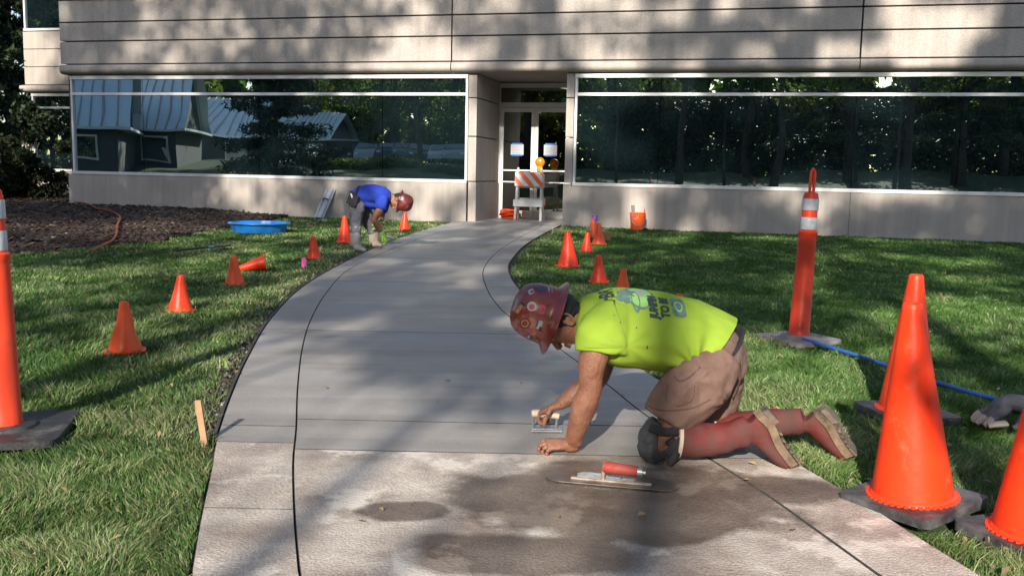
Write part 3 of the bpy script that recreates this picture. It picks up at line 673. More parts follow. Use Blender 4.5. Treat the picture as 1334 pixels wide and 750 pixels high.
cl_y = np.linspace(-2, 19.5, 220); aL0 = np.array([cL0(y) for y in cl_y]); aR0 = np.array([cR0(y) for y in cl_y])
def vnoise(P, sc, seed=0.0): return np.array([noise.noise(Vector((p[0]*sc+seed, p[1]*sc-seed, seed))) for p in P])
def grass(side, n, seed):
    rs = np.random.RandomState(seed)
    # sample depth with density ~ 1/Y^2 and a lateral spread that follows the view
    y = 2.1*np.exp(rs.uniform(0, 1, n)*math.log(21.0/2.1)); 
    if side < 0: lo = -(.62*y+1.0); hi = np.interp(y, cl_y, aL0)-np.where(y < 3.85, .012, .045)
    else: lo = np.interp(y, cl_y, aR0)+.035; hi = .62*y+1.0
    x = lo+(hi-lo)*rs.uniform(0, 1, n)
    keep = hi > lo; keep &= rs.uniform(0, 1, n) < np.clip((hi-lo)/(.62*y+1.0)/.75, 0, 1)
    w_ = P0[1]-(x-P0[0])*math.tan(WALL_A)-.02; keep &= y < w_
    if side < 0:
        ym = np.interp(x, mbx, mby); keep &= ~((x < mbx[-1]) & (y > ym+rs.uniform(-.12, .12, n)))
    for ex, ey, er in ((*ground(1188,660)[:2],.225), (*ground(1180,541)[:2],.225), (*ground(1352,706)[:2],.225), (*ground(1040,443)[:2],.21), (*ground(6,563)[:2],.27), (*ground(338,301)[:2],.42)):
        keep &= (np.abs(x-ex)**3+np.abs(y-ey)**3) > er**3
    x = x[keep]; y = y[keep]; n = len(x)
    edge = (np.interp(y, cl_y, aL0)-x) if side < 0 else (x-np.interp(y, cl_y, aR0))
    # coarse fields on a grid for tufting, lean and colour
    gx = np.arange(-16, 16, .11); gy = np.arange(1.5, 22, .11); GX, GY = np.meshgrid(gx, gy)
    pts = np.stack([GX.ravel(), GY.ravel()], 1)
    def field(sc, sd): 
        # value noise by smoothed random grids
        r = np.random.RandomState(sd); m = int(max(34*sc, 4)); g = r.uniform(-1, 1, (m+3, m+3)); 
        u = (x+17)/34*m; v = y/34*m; i = u.astype(int); j = v.astype(int); a = u-i; b = v-j; a = a*a*(3-2*a); b = b*b*(3-2*b)
        return (g[j,i]*(1-a)+g[j,i+1]*a)*(1-b)+(g[j+1,i]*(1-a)+g[j+1,i+1]*a)*b
    n1 = field(.5, seed+1); n2 = field(2.2, seed+2); n3 = field(6.0, seed+3); n4 = field(11.0, seed+4)
    h = (.033+.008*n2+.010*n3+.009*n4)*rs.uniform(.6, 1.4, n)*np.clip(1.25-.022*y, .8, 1.2)
    near_edge = np.clip(1-edge/.5, 0, 1)
    wear = (edge < .16+.14*n3) & (y > 3.9) & (rs.uniform(0, 1, n) < .75) if side < 0 else (edge < .05+.06*n3) & (rs.uniform(0, 1, n) < .6)
    h[wear] *= .35
    h *= 1+.35*near_edge*(n3 > 0)
    straw = np.clip(.20+.30*n2+.28*n3+.50*np.clip(1-edge/1.0, 0, 1)-.015*y*(side > 0)+.10*(side < 0), 0, 1)
    dry = rs.uniform(0, 1, n) < straw*.75
    t = rs.uniform(.7, 1.3, n)*(1+.18*n1+.22*n3)
    c = np.stack([.105*t, .205*t, .048*t, np.ones(n)], 1)
    lush = np.clip((y-6)/8, 0, 1)[:, None]; c[:, :3] *= 1-.12*lush
    mixd = np.stack([.36*t, .385*t, .19*t], 1); c[dry, :3] = mixd[dry]*rs.uniform(.65, 1.05, dry.sum())[:, None]
    ang = rs.uniform(0, 2*PI, n); ld = 4.0*n2+3*n3+rs.normal(0, .9, n); lean = h*rs.uniform(.25, 1.15, n)
    w = np.maximum(.0016, .00062*y)*rs.uniform(.8, 1.5, n)
    B = np.stack([x, y, SLOPE*y-.028], 1); S = np.stack([np.cos(ang), np.sin(ang), 0*ang], 1)*w[:, None]; D = np.stack([np.cos(ld), np.sin(ld), 0*ld], 1)*lean[:, None]
    Z = np.array([0, 0, 1.0])[None]*h[:, None]
    V = np.stack([B-S, B+S, B-S*.75+Z*.62+D*.32, B+S*.75+Z*.62+D*.32, B+Z+D], 1).reshape(-1, 3)
    f = np.array([(0,1,3),(0,3,2),(2,3,4)]); Fq = (np.arange(n)[:, None, None]*5+f[None]).reshape(-1, 3)
    return V, Fq, np.repeat(c, 5, 0)
for sd, n, s in ((-1, 280000, 21), (1, 380000, 22)):
    Vg, Fg, cg = grass(sd, n, s); tag(link('grass', np_mesh('grass', Vg, Fg, M_grass, col=cg), None), kind='stuff')
# fallen leaves on the lawn and walk
def fallen(n, seed):
    rs = np.random.RandomState(seed); P = []
    while len(P) < n:
        y = 2.4*math.exp(rs.uniform(0, 2.0)); x = rs.uniform(-.6*y, .62*y)
        side = x > cR0(y)
        if side: ok = rs.uniform() < .9
        elif x < cL0(y): ok = rs.uniform() < .25 and y < ymul(x)
        else: ok = rs.uniform() < .07
        if ok and y < wy(x)-.1: P.append((x, y, SLOPE*y+(.022 if cL0(y) < x < cR0(y) else .035)))
    P = np.array(P); a = rs.normal(size=(n, 3))*[1,1,.35]; a /= np.linalg.norm(a, axis=1)[:, None]; b = np.cross(a, [0,0,1])+rs.normal(size=(n,3))*.2
    s = rs.uniform(.010, .024, n)[:, None]; a *= s; b *= s*.6
    Vv = np.stack([P-a, P-b*.8+[0,0,.004], P+a*1.1, P+b*.8+[0,0,.006]], 1).reshape(-1, 3)
    t = rs.uniform(.6, 1.2, n); c = np.stack([.42*t, .30*t, .15*t, np.ones(n)], 1)
    return Vv, np.arange(4*n).reshape(n, 4), np.repeat(c, 4, 0)
Vv, Fv, cv = fallen(420, 4); tag(link('fallen_leaves', np_mesh('fallen_leaves', Vv, Fv, leaf_mat('dry_leaf', (1,1,1), .2), col=cv), None), kind='stuff')

# ------------------------------------------------------------------ cones
def gz(p, dz=0.0): return Vector((p.x, p.y, G(p.x, p.y)+dz))
def small_cone(px, py, h, label, group, m=M_org, r0=None, seed=0, crumple=0.0, tip=None, flange=True, name='traffic_cone'):
    p = gz(ground(px, py), -.012); c = empty(name, p, label, 'cone', group, rz=RNG.uniform(0, 1.5)); r0 = (r0 or h*.29)*1.12
    rs = random.Random(seed+int(px)); b = MB(); n = 20
    prof = [(r0, .012), (r0*.97, .02), (r0*.93, .05*h/.3), (r0*.72, h*.35), (r0*.52, h*.62), (r0*.33, h*.9), (r0*.30, h*.965), (r0*.24, h), (r0*.13, h), (r0*.12, h*.9)]
    b.lathe(prof, n, cap0=False, cap1=False)
    for v in b.bm.verts:                                       # kid's-cone plastic is never quite round
        k = v.co.z/h; v.co.x += .02*k*k*math.sin(seed*2.1)*h*2; v.co.y += .02*k*k*math.cos(seed*1.7)*h*2
        if crumple: 
            nn = noise.noise(Vector((v.co.x*9, v.co.y*9, v.co.z*14+seed))); d = Vector((v.co.x, v.co.y, 0)); v.co -= d*max(0, nn)*crumple*1.6*(.4+k); v.co.z -= .05*h*k*max(0, nn)*crumple
    b.build('cone_body', m, c, smooth=50)
    if flange:
        b = MB(); s = r0*1.18; b.prism([Vector((s*math.cos(t)*kk, s*math.sin(t)*kk, 0)) for t, kk in [(2*PI*i/24, 1+.13*abs(math.sin(4*PI*i/24))) for i in range(24)]], (0, 0, .012)); b.build('base', m, c, bevel=.003)
    return c
GL = 'small orange cones along the left path edge'; GR = 'small orange cones along the right path edge'
small_cone(163, 455, .315, 'dented orange cone nearest the camera on left lawn, left of wooden stake', GL, M_org2, crumple=.35, seed=3)
small_cone(235, 403, .29, 'upright orange cone on left lawn, second from nearest', GL, seed=1)
small_cone(306, 369, .285, 'orange cone with yellowish side, beside the toppled cone', GL, M_org2, seed=2)
small_cone(409, 335, .275, 'small orange cone just below-left of bending worker, near pink flag', GL, seed=5)
small_cone(449, 314.5, .40, 'taller orange cone directly behind bending worker\'s boots', GL, seed=6, r0=.10)
small_cone(527, 297.5, .31, 'orange cone near the wall under bending worker\'s hard hat', GL, seed=7)
small_cone(740, 345.5, .43, 'tall orange cone closest to the path on right lawn', GR, seed=8, r0=.115)
small_cone(764, 327, .275, 'dark orange cone behind the tall cone on right lawn', GR, seed=9)
small_cone(780, 366, .29, 'orange cone with tilted top, right lawn, above worker\'s neck', GR, seed=11, crumple=.12)
small_cone(811, 388, .28, 'orange cone half hidden behind the shirt of kneeling worker', GR, M_org2, seed=12)
small_cone(882, 428, .275, 'orange cone whose tip alone shows over worker\'s back', GR, seed=13)
small_cone(773, 309, .34, 'orange cone topped with a purple cup, against others near door', GR, M_org2, seed=14)
small_cone(780, 317, .33, 'light orange cone just in front of purple-capped cone', GR, M_org2, seed=15)
# purple cup, wood blocks
M_purple = mat('purple_plastic', (.20,.06,.32), .4, var=.1)
q = gz(ground(773, 309)); b = MB(); b.lathe([(.052,-.05),(.05,.0),(.045,.035),(.0405,.035),(.036,.0)], 16, cap0=False)
t = empty('cup', q+Vector((.012, .0, .33)), 'purple plastic cup upside down on an orange cone tip', 'cup'); b.build('cup_body', M_purple, t, smooth=50)
b = MB(); b.lathe([(.050,.034),(.058,.037),(.058,.048),(.050,.05)], 16); b.build('lid', M_purple, t, smooth=50)
for px, py, rz, lab in ((769, 306, .4, 'tan wooden block left of the purple-capped cone'), (789, 309, -.5, 'tan wooden block right of the purple-capped cone')):
    b = MB(); b.box((-.09,-.02,0),(.09,.02,.14)); o = b.build('wood_block', M_wood, bevel=.003, loc=gz(ground(px, py+3))); o.rotation_euler = (.25, .1, rz); tag(o, lab, 'wood block')
# toppled cone
p = gz(ground(331, 352), .07); c = empty('traffic_cone', p, 'toppled orange cone lying on its side on left lawn', 'cone', GL); h = .30; r0 = .085
b = MB(); b.lathe([(r0,.0),(r0*.97,.012),(r0*.75,h*.35),(r0*.5,h*.65),(r0*.3,h*.95),(r0*.18,h)], 20, cap0=False)
Mx = Euler((R(8), R(-103), R(10))).to_matrix().to_4x4(); b.xform(Mx); b.xform(Matrix.Translation((.12, .0, .018))); b.build('cone_body', M_org, c, smooth=50)
b = MB(); b.lathe([(r0,0),(r0*1.25,0),(r0*1.27,.012),(r0,.013)], 20, cap0=False, cap1=False); b.xform(Mx); b.xform(Matrix.Translation((.12, .0, .018))); b.build('base', M_org, c, smooth=40)

# big cones
M_cbase = mat('dusty_black_rubber', (.035,.035,.037), .6, var=.2, scale=9, bump=.08, bscale=120, stain=(.17,.165,.165), stain_scale=9, stain_lo=.40, stain_hi=.75)
def big_cone(P, rz, label, h=.70, base=True, r0=.138, plate=.185):
    c = empty('traffic_cone', P, label, 'cone', 'large traffic cones on the right', rz)
    b = MB(); b.lathe([(r0+.012,.035),(r0+.010,.042),(r0,.05),(r0*.985,.07),(.036,h-.02),(.034,h-.006),(.029,h),(.022,h-.002),(.022,h-.06)], 48, cap0=False, cap1=False)
    b.build('cone_body', M_org, c, smooth=40)
    b = MB(); s = plate; n = 10; pts = []; rc = .028
    for cx, cy, a0 in ((1,1,0),(-1,1,1),(-1,-1,2),(1,-1,3)):
        for i in range(6): a = (a0+i/5)*PI/2; pts.append(Vector((cx*(s-rc)+rc*math.cos(a), cy*(s-rc)+rc*math.sin(a), 0)))
    b.prism(pts, (0, 0, .034)); bp = b.build('base', M_cbase, c, bevel=.006)
    b = MB()                                                    # moulded beads where body meets base
    for i in range(40):
        a = 2*PI*i/40; b.tube([(math.cos(a)*(r0+.012), math.sin(a)*(r0+.012), .03), (math.cos(a)*(r0+.012), math.sin(a)*(r0+.012), .041)], .0085, 8)
    b.build('bead_ring', M_org, c, smooth=40)
    b = MB(); b.lathe([(r0+.04,.034),(r0+.04,.0375),(r0,.039)], 40, cap0=False, cap1=False)
    return c
bc = big_cone(gz(ground(1188, 660), .014), R(32), 'large clean orange cone in front, on a black base', .735); bc.rotation_euler = (Matrix.Rotation(R(-4.2), 3, 'Y') @ Matrix.Rotation(R(32), 3, 'Z')).to_euler()
big_cone(gz(ground(1180, 541)), R(10), 'large orange cone standing directly behind the front large cone', .71, r0=.13)
big_cone(gz(ground(1352, 706)), R(20), 'large orange cone cut off by right edge of photo', .71, r0=.14)

# delineator posts
def delineator(P, lean, label, plate_m, rz, sx=.22, sy=.22):
    c = empty('delineator_post', P, label, 'delineator', 'tall orange delineator posts', 0)
    Lm = Matrix.Rotation(lean, 4, 'Y')
    b = MB(); b.lathe([(.075,.03),(.078,.05),(.073,.06),(.062,.74),(.062,.755),(.066,.765),(.066,.785),(.055,.795),(.052,1.03),(.046,1.055),(.022,1.065)], 28, cap0=False)
    b.xform(Lm); b.build('post', M_red, c, smooth=40)
    for z0, z1 in ((.80,.885),(.935,1.015)):
        b = MB(); b.lathe([(.0565,z0),(.0575,z0+.004),(.0565,z1-.004),(.0555,z1)], 28, cap0=False, cap1=False); b.xform(Lm); b.build('reflective_band', M_refl, c, smooth=40)
    b = MB(); pts = [(-.013,0,1.05),(-.0135,0,1.13),(-.0125,0,1.20),(0,0,1.224),(.0125,0,1.20),(.0135,0,1.13),(.013,0,1.05)]
    b.tube(pts, [(.0095,.018)]*7, 8, up=(0,1,0)); b.xform(Lm); b.build('handle', M_red, c, smooth=50)
    b = MB(); pts = [Vector((sx*math.copysign(abs(math.cos(2*PI*i/32))**.18, math.cos(2*PI*i/32)), sy*math.copysign(abs(math.sin(2*PI*i/32))**.18, math.sin(2*PI*i/32)), 0)) for i in range(32)]
    b.prism(pts, (0, 0, .03)); b.xform(Matrix.Rotation(rz, 4, 'Z')); bp = b.build('base', plate_m, c, bevel=.006)
    b = MB(); b.lathe([(.13,.029),(.125,.042),(.085,.05),(.07,.05)], 24, cap0=False, cap1=False); b.build('base_collar', plate_m, c, smooth=40)
    return c
M_greyrub = mat('grey_rubber', (.22,.20,.19), .8, var=.2, scale=9, bump=.2, stain=(.42,.40,.37), stain_scale=6)
delineator(gz(ground(1040, 443), -.005), .028, 'tall orange delineator post with two grey bands on right lawn', M_greyrub, .5)
delineator(gz(ground(6, 563), -.005), -.015, 'tall orange delineator post at left edge of photo', M_black, .25, .26, .26)

# ------------------------------------------------------------------ small things on the left
M_blue = mat('blue_plastic', (.02,.26,.80), .35, var=.08, scale=4, stain=(.06,.30,.66), stain_scale=5)
p = gz(ground(338, 301), -.02); t = empty('paddling_pool', p, 'round bright blue plastic paddling pool on lawn beside mulch', 'paddling pool')
b = MB(); n = 56; rings = []
for r_, z in ((.40,.0),(.43,.01),(.455,.08),(.475,.155),(.515,.165),(.52,.155),(.515,.168),(.47,.172),(.45,.10),(.42,.03),(.0,.028)):
    rings.append([b.bm.verts.new(((r_+.008*math.cos(14*2*PI*i/n)*(z < .15))*math.cos(2*PI*i/n), (r_+.008*math.cos(14*2*PI*i/n)*(z < .15))*math.sin(2*PI*i/n), z)) for i in range(n)])
b.skin(rings, True, False); b.build('pool_shell', M_blue, t, smooth=50)
b = MB(); b.lathe([(.0,.06),(.43,.06)], 40, cap0=False, cap1=False); b.build('water', mat('pool_water', (.05,.16,.30), .05, var=.05), t)
M_hose = mat('orange_hose', (.34,.065,.03), .55, var=.15, scale=20)
def on_mulch(x, y): 
    y0 = ymul(x); return G(x, y)+.012+.10*min(1, max(0, (y-y0)/1.2))*min(1, max(0, (MX1-x)/2.0))
hp = [ground(x, y) for x, y in ((92,270),(112,272.5),(128,280),(136,281),(146,284),(154,289),(157,294),(153,302),(152,311),(146,317),(133,323),(118,330))]
hp = [Vector((q.x, q.y, on_mulch(q.x, q.y)+.02)) for q in hp]; o = MB(); o.tube([Vector(c) for c in catmull([tuple(v) for v in hp], 6)], .016, 8)
tag(o.build('hose', M_hose, smooth=True), 'orange hose snaking over the dark bark mulch', 'hose')
# wooden stake
q = gz(ground(269, 581), -.04); d = at(258, 521, q.y+.02)-q; b = MB()
rr = d.normalized(); side = Vector((1,0,.1)).normalized()
b.prism([q+side*x+Vector((0,y,0)) for x, y in ((-.013,-.008),(.013,-.008),(.013,.008),(-.013,.008))], d)
tag(b.build('wooden_stake', M_wood, bevel=.002), 'short leaning wooden stake stuck in grass beside left path edge', 'stake')
# pink flag
q = gz(ground(396, 351), -.02); t = empty('marker_flag', q, 'small pink marker flag in grass near the path', 'flag')
b = MB(); b.tube([(0,0,0),(.004,0,.14)], .003, 6); b.build('wire', M_steel, t)
b = MB(); pts = [(-.03,.01,.05),(-.012,-.006,.045),(.004,0,.05),(.022,.012,.055),(.026,.01,.13),(.004,0,.155),(-.012,-.008,.15),(-.028,.008,.14)]
b.prism([Vector(p_) for p_ in pts], (0,.003,0)); b.build('flag_sheet', mat('pink_plastic', (.75,.10,.38), .5, var=.05), t)
# long tool lying in the grass
a_, b2 = gz(ground(228, 331), .045), gz(ground(300, 324), .05); t = empty('hand_tool', a_, 'long dark handled tool with blue ferrule lying on left lawn', 'tool')
b = MB(); b.tube([Vector((0,0,0)), (b2-a_)*.62], .014, 8); b.build('handle', M_black, t)
b = MB(); b.tube([(b2-a_)*.58, (b2-a_)*.72], .02, 8); b.build('ferrule', mat('blue_ferrule', (.12,.25,.45), .4), t)
b = MB(); e = (b2-a_); b.box((e.x*.70, e.y*.72-.04, e.z-.01), (e.x, e.y*.98+.04, e.z+.012)); b.build('blade', mat('dark_steel', (.06,.06,.06), .4, metal=.7), t, bevel=.004)
# float blade leaning on the wall
M_mag = mat('magnesium_blade', (.42,.44,.47), .45, var=.12, metal=.5, scale=9)
q = gz(ground(416, 283)); q.y = wy(q.x)-.30; q.z = G(q.x, q.y); nrm = (-W_IN); Z_ = Vector((0,0,1)); top = at(431, 245.5, P0.y-(-3.3)*math.tan(WALL_A)+.45)
top = Vector((q.x+.22, wy(q.x+.22)-.03, q.z+.60)); ax = (top-q); wv = W_DV*.11; t = empty('float_blade', q, 'grey metal float blade leaning against wall behind bending worker', 'tool')
b = MB(); nn_ = ax.cross(wv).normalized()*.02; b.prism([-wv, wv, wv+ax, -wv+ax], nn_); b.build('blade', M_mag, t, bevel=.004)
for k in (-.6, .55): b = MB(); b.tube([wv*k+nn_*-.6, wv*k+ax-nn_*.6], .014, 6); b.build('rib', M_mag, t)
b = MB(); cpt = ax*.62 + Vector((0,0,0)); b.tube([cpt+wv*-.6-nn_*1.5, cpt-nn_*5.5, cpt+wv*.6-nn_*1.5], .014, 8); b.build('bracket', mat('black_bracket', (.03,.03,.03), .5), t)

# ------------------------------------------------------------------ right side: bucket, hose, glove
M_bkt = orange('orange_bucket', (.80,.11,.02), stain=(.75,.50,.38), stain_scale=8, stain_lo=.6, stain_hi=.68)
p = gz(ground(830, 298.5), -.02); t = empty('bucket', p, 'orange plastic bucket holding tools near base of right wall', 'bucket')
b = MB(); b.lathe([(.128,0),(.13,.006),(.148,.27),(.158,.272),(.158,.292),(.149,.294),(.151,.325),(.162,.327),(.162,.345),(.153,.347),(.146,.34),(.126,.02)], 28, cap1=True); b.build('bucket_body', M_bkt, t, smooth=35)
b = MB(); b.tube([(.155*math.cos(a), -.155*math.sin(a)*1.02-.02, .30-.20*math.sin(a)) for a in np.linspace(0.05, PI-.05, 13)], .005, 6); b.build('handle', M_steel, t)
b = MB(); b.box((-.09,-.09,.2),(-.03,-.02,.50)); o = b.build('hand_tool', mat('grey_handle', (.22,.20,.18), .7), None, bevel=.01, loc=p); o.rotation_euler = (.05,-.1,0); tag(o, 'grey tool handle poking up from left side of bucket', 'tool')
b = MB(); b.tube([(.10,.02,.05),(.14,.03,.42)], .012, 8); o = b.build('tool_shaft', M_org, None, loc=p); tag(o, 'thin orange tool shaft poking up from right side of bucket', 'tool')
b = MB(); b.tube([(.16,-.22,.04),(.09,-.34,.05),(.04,-.42,.02)], [.02,.025,.015], 8); o = b.build('hand_tool', mat('dark_tool', (.03,.035,.05), .5), None, loc=p); tag(o, 'dark hand tool lying in grass below the bucket', 'tool')
M_rope = mat('blue_tube', (.03,.12,.42), .45, var=.15, scale=30)
rp = [gz(ground(*q_), .03) for q_ in ((1019,440),(1045,447),(1085,459),(1120,470),(1160,484),(1215,503),(1265,518),(1309,531))]
o = MB(); o.tube([Vector(c) for c in catmull([tuple(v) for v in rp], 5)], .013, 8); tag(o.build('hose', M_rope, smooth=True), 'thin blue hose running from delineator base toward right edge', 'hose')

# ------------------------------------------------------------------ entrance: barricade, cord heap, notices
Mw = Matrix.Translation(P0) @ Matrix.Rotation(-WALL_A, 4, 'Z')
p = gz(ground(689, 287.5), TOP); t = empty('barricade', p, 'white folding barricade with orange striped top board before the door', 'barricade', rz=-WALL_A+.05)
def strut(a, b_, w=.03, d=.03): 
    m_ = MB(); m_.tube([a, b_], [(w*.7, d*.7)]*2, 4, up=(0,1,0)); return m_
for s_ in (-1, 1):
    strut((s_*.285, -.20, 0), (s_*.255, -.02, 1.14), .035, .02).build('front_leg', M_white, t)
    strut((s_*.285, .24, 0), (s_*.255, .02, 1.02), .035, .02).build('rear_leg', M_white, t)
def board(z0, z1, yc, m, name, hw=.31, tilt=.155):
    b = MB(); b.box((-hw, -.012, 0), (hw, .012, z1-z0)); b.xform(Matrix.Translation((0, yc, z0)) @ Matrix.Rotation(-tilt, 4, 'X')); return b.build(name, m, t, bevel=.003)
board(.74, 1.05, -.122, M_white, 'top_board'); board(.30, .45, -.19, M_white, 'lower_board', .325)
board(.70, 1.0, .12, M_white, 'rear_board', .31, -.18); board(.32, .48, .19, M_white, 'rear_board', .325, -.18)
M_stripe = orange('orange_sheeting', (.85,.16,.04))
for k in range(4):                                            # diagonal stripes, clipped to the board
    x0 = -.49+k*.235; z = .31; pts = [Vector((x0, 0, z)), Vector((x0+.118, 0, z)), Vector((x0+.118+.27, 0, 0)), Vector((x0+.27, 0, 0))]
    def clip(P, lim, sgn):
        o_ = []
        for i in range(len(P)):
            a_, c_ = P[i], P[(i+1) % len(P)]; ia, ic = sgn*a_.x <= lim, sgn*c_.x <= lim
            if ia: o_.append(a_)
            if ia != ic: f_ = (sgn*lim-a_.x)/(c_.x-a_.x); o_.append(a_.lerp(c_, f_))
        return o_
    pts = clip(clip(pts, .307, 1), .307, -1)
    if len(pts) > 2:
        b = MB(); b.prism(pts, (0, -.002, 0)); b.xform(Matrix.Translation((0, -.122-.0135, .74)) @ Matrix.Rotation(-.155, 4, 'X')); b.build('stripe', M_stripe, t)
M_amber = mat('amber_lens', (.90,.30,.02), .2, var=.1, scale=20); M_yel = mat('yellow_case', (.85,.50,.04), .45, var=.05)
lt = empty('warning_light', p+Vector((.21, -.02, 1.06)), 'round amber warning light on yellow case atop barricade', 'warning light', rz=-WALL_A)
b = MB(); b.box((-.06,-.04,0),(.06,.04,.12)); b.build('case', M_yel, lt, bevel=.012)
b = MB(); b.lathe([(.100,-.03),(.104,-.03),(.108,0),(.104,.03),(.098,.03)], 26, cap0=False, cap1=False); b.xform(Matrix.Translation((0,0,.20)) @ Matrix.Rotation(PI/2, 4, 'X')); b.build('lens_ring', M_yel, lt, smooth=40)
b = MB(); b.lathe([(.0,-.05),(.05,-.045),(.085,-.03),(.099,-.005),(.099,.005),(.085,.03),(.05,.045),(.0,.05)], 26, cap0=False, cap1=False); b.xform(Matrix.Translation((0,0,.20)) @ Matrix.Rotation(PI/2, 4, 'X')); b.build('lens', M_amber, lt, smooth=40)
M_cord = orange('orange_cord', (.85,.085,.015)); q = gz(ground(664, 285), TOP); b = MB()
for k in range(13):
    r_ = RNG.uniform(.09, .19); cx, cy = RNG.uniform(-.05,.05), RNG.uniform(-.04,.06); z_ = .03+.011*k*RNG.uniform(.7,1.1); tl = RNG.uniform(-.35,.35); ph = RNG.uniform(0,6)
    b.tube([(cx+r_*1.15*math.cos(a), cy+r_*.8*math.sin(a), max(.018, z_+tl*r_*math.sin(a+ph))) for a in np.linspace(0, 2*PI, 22)], .018, 6)
tag(b.build('cord_coil', M_cord, None, smooth=True, loc=q), 'heap of coiled orange cord on the doorstep beside barricade', 'cord')
q = gz(ground(684, 284), TOP); b = MB()
for k in range(7):
    r_ = RNG.uniform(.07, .15); z_ = .03+.014*k; ph = RNG.uniform(0, 6)
    b.tube([(r_*1.2*math.cos(a)+.02*math.sin(3*a), r_*.7*math.sin(a), max(.016, z_+.05*math.sin(a+ph))) for a in np.linspace(0, 2*PI, 20)], .016, 6)
tag(b.build('cord_coil', mat('dark_blue_cord', (.03,.04,.07), .5), None, smooth=True, loc=q+Vector((0,.1,0))), 'dark coiled cord behind the legs of the barricade', 'cord')
M_paper = mat('paper', (.42,.43,.46), .7, var=.03); M_tape = mat('blue_tape', (.03,.16,.55), .6, var=.05); M_ink = mat('print_ink', (.18,.18,.20), .7, var=.05)
for (xc, lab) in ((.60, 'paper notice with blue tape on left door pane'), (1.37, 'paper notice with blue tape on right door pane')):
    t = empty('notice', Mw @ Vector((xc, D0-.008, 1.60)), lab, 'notice', rz=-WALL_A)
    b = MB(); b.box((-.15,-.003,0),(.15,0,.24)); b.build('sheet', M_paper, t)
    for z_ in (.235, -.02): b = MB(); b.box((-.12,-.005,z_),(.12,-.002,z_+.035)); b.build('tape', M_tape, t)
    for k in range(5): b = MB(); b.box((-.11,-.0045,.05+.032*k),(.09-.05*(k%2),-.0032,.056+.032*k)); b.build('text_line', M_ink, t)
def crumbs(n, seed):                                            # clods and cement crumbs along the left edge
    rs = np.random.RandomState(seed); y = 3.9*np.exp(rs.uniform(0, 1.3, n)); e = np.abs(rs.normal(0, .07, n))
    x = np.interp(y, cl_y, aL0)-.02-e; s = rs.uniform(.004, .016, n)[:, None]
    P = np.stack([x, y, SLOPE*y-.008+s[:, 0]*.4], 1); base = np.array([(1,0,-.5),(-.5,.87,-.5),(-.5,-.87,-.5),(0,0,.9)])
    Vv = (P[:, None]+base[None]*s[:, None]*(1+.5*rs.normal(size=(n, 4, 3))*.6)).reshape(-1, 3)
    f = np.array([(0,1,3),(1,2,3),(2,0,3),(0,2,1)]); t = rs.uniform(.5, 1.4, n); pale = rs.uniform(0, 1, n) < .12
    c = np.stack([.07*t, .055*t, .042*t, np.ones(n)], 1); c[pale, :3] = .24*t[pale, None]
    return Vv, (np.arange(n)[:, None, None]*4+f[None]).reshape(-1, 3), np.repeat(c, 4, 0)
Vv, Fv, cv = crumbs(1500, 9); tag(link('soil_crumbs', np_mesh('soil_crumbs', Vv, Fv, leaf_mat('soil_crumb', (1,1,1), 0), col=cv), None), kind='stuff')
# thin edging form along the left edge of the fresh walk
b = MB(); pr = None
for j in range(80):
    y = 3.84+j*.16
    if y > 15.5: break
    x = cL0(y)-.008; z = G(x, y); q = [b.bm.verts.new(v) for v in ((x-.014, y, z-.05), (x-.014, y, z+.016), (x, y, z+.016), (x, y, z-.05))]
    if pr: 
        for i in range(4): b.bm.faces.new((pr[i], pr[(i+1)%4], q[(i+1)%4], q[i]))
    else: b.bm.faces.new(q)
    pr = q
tag(b.build('form_board', mat('dark_form', (.055,.05,.045), .7, var=.3)), 'thin dark form strip along left edge of the fresh concrete', 'form board')
# ------------------------------------------------------------------ people
def loft(b, pts, up=None, n=16, sub=5):
    """pts: (point, r_side, r_up); smoothed tube with elliptical sections"""
    A = [np.array([*p, r1, r2]) for p, r1, r2 in pts]
    C = catmull(A, sub) if len(A) > 2 else A
    P = [Vector(c[:3]) for c in C]; rs = []
    for i, p in enumerate(P):
        ax = P[min(i+1, len(P)-1)]-P[max(i-1, 0)]
        rs.append(b.ring(p, ax, max(.002, C[i][3]), max(.002, C[i][4]), up=up, n=n))
    # rounded ends
    for end, sgn in ((0, -1), (-1, 1)):
        pass
    b.skin(rs)
def ball(b, c, r, n=14, rot=None):
    rr = r if isinstance(r, (tuple, list)) else (r, r, r); rings = []
    Mx = rot if rot is not None else Matrix.Identity(3)
    for j in range(1, n//2):
        ph = PI*j/(n//2); ring = [b.bm.verts.new(Vector(c)+Mx @ Vector((rr[0]*math.sin(ph)*math.cos(2*PI*i/n), rr[1]*math.sin(ph)*math.sin(2*PI*i/n), rr[2]*math.cos(ph)))) for i in range(n)]
        rings.append(ring)
    b.skin(rings)
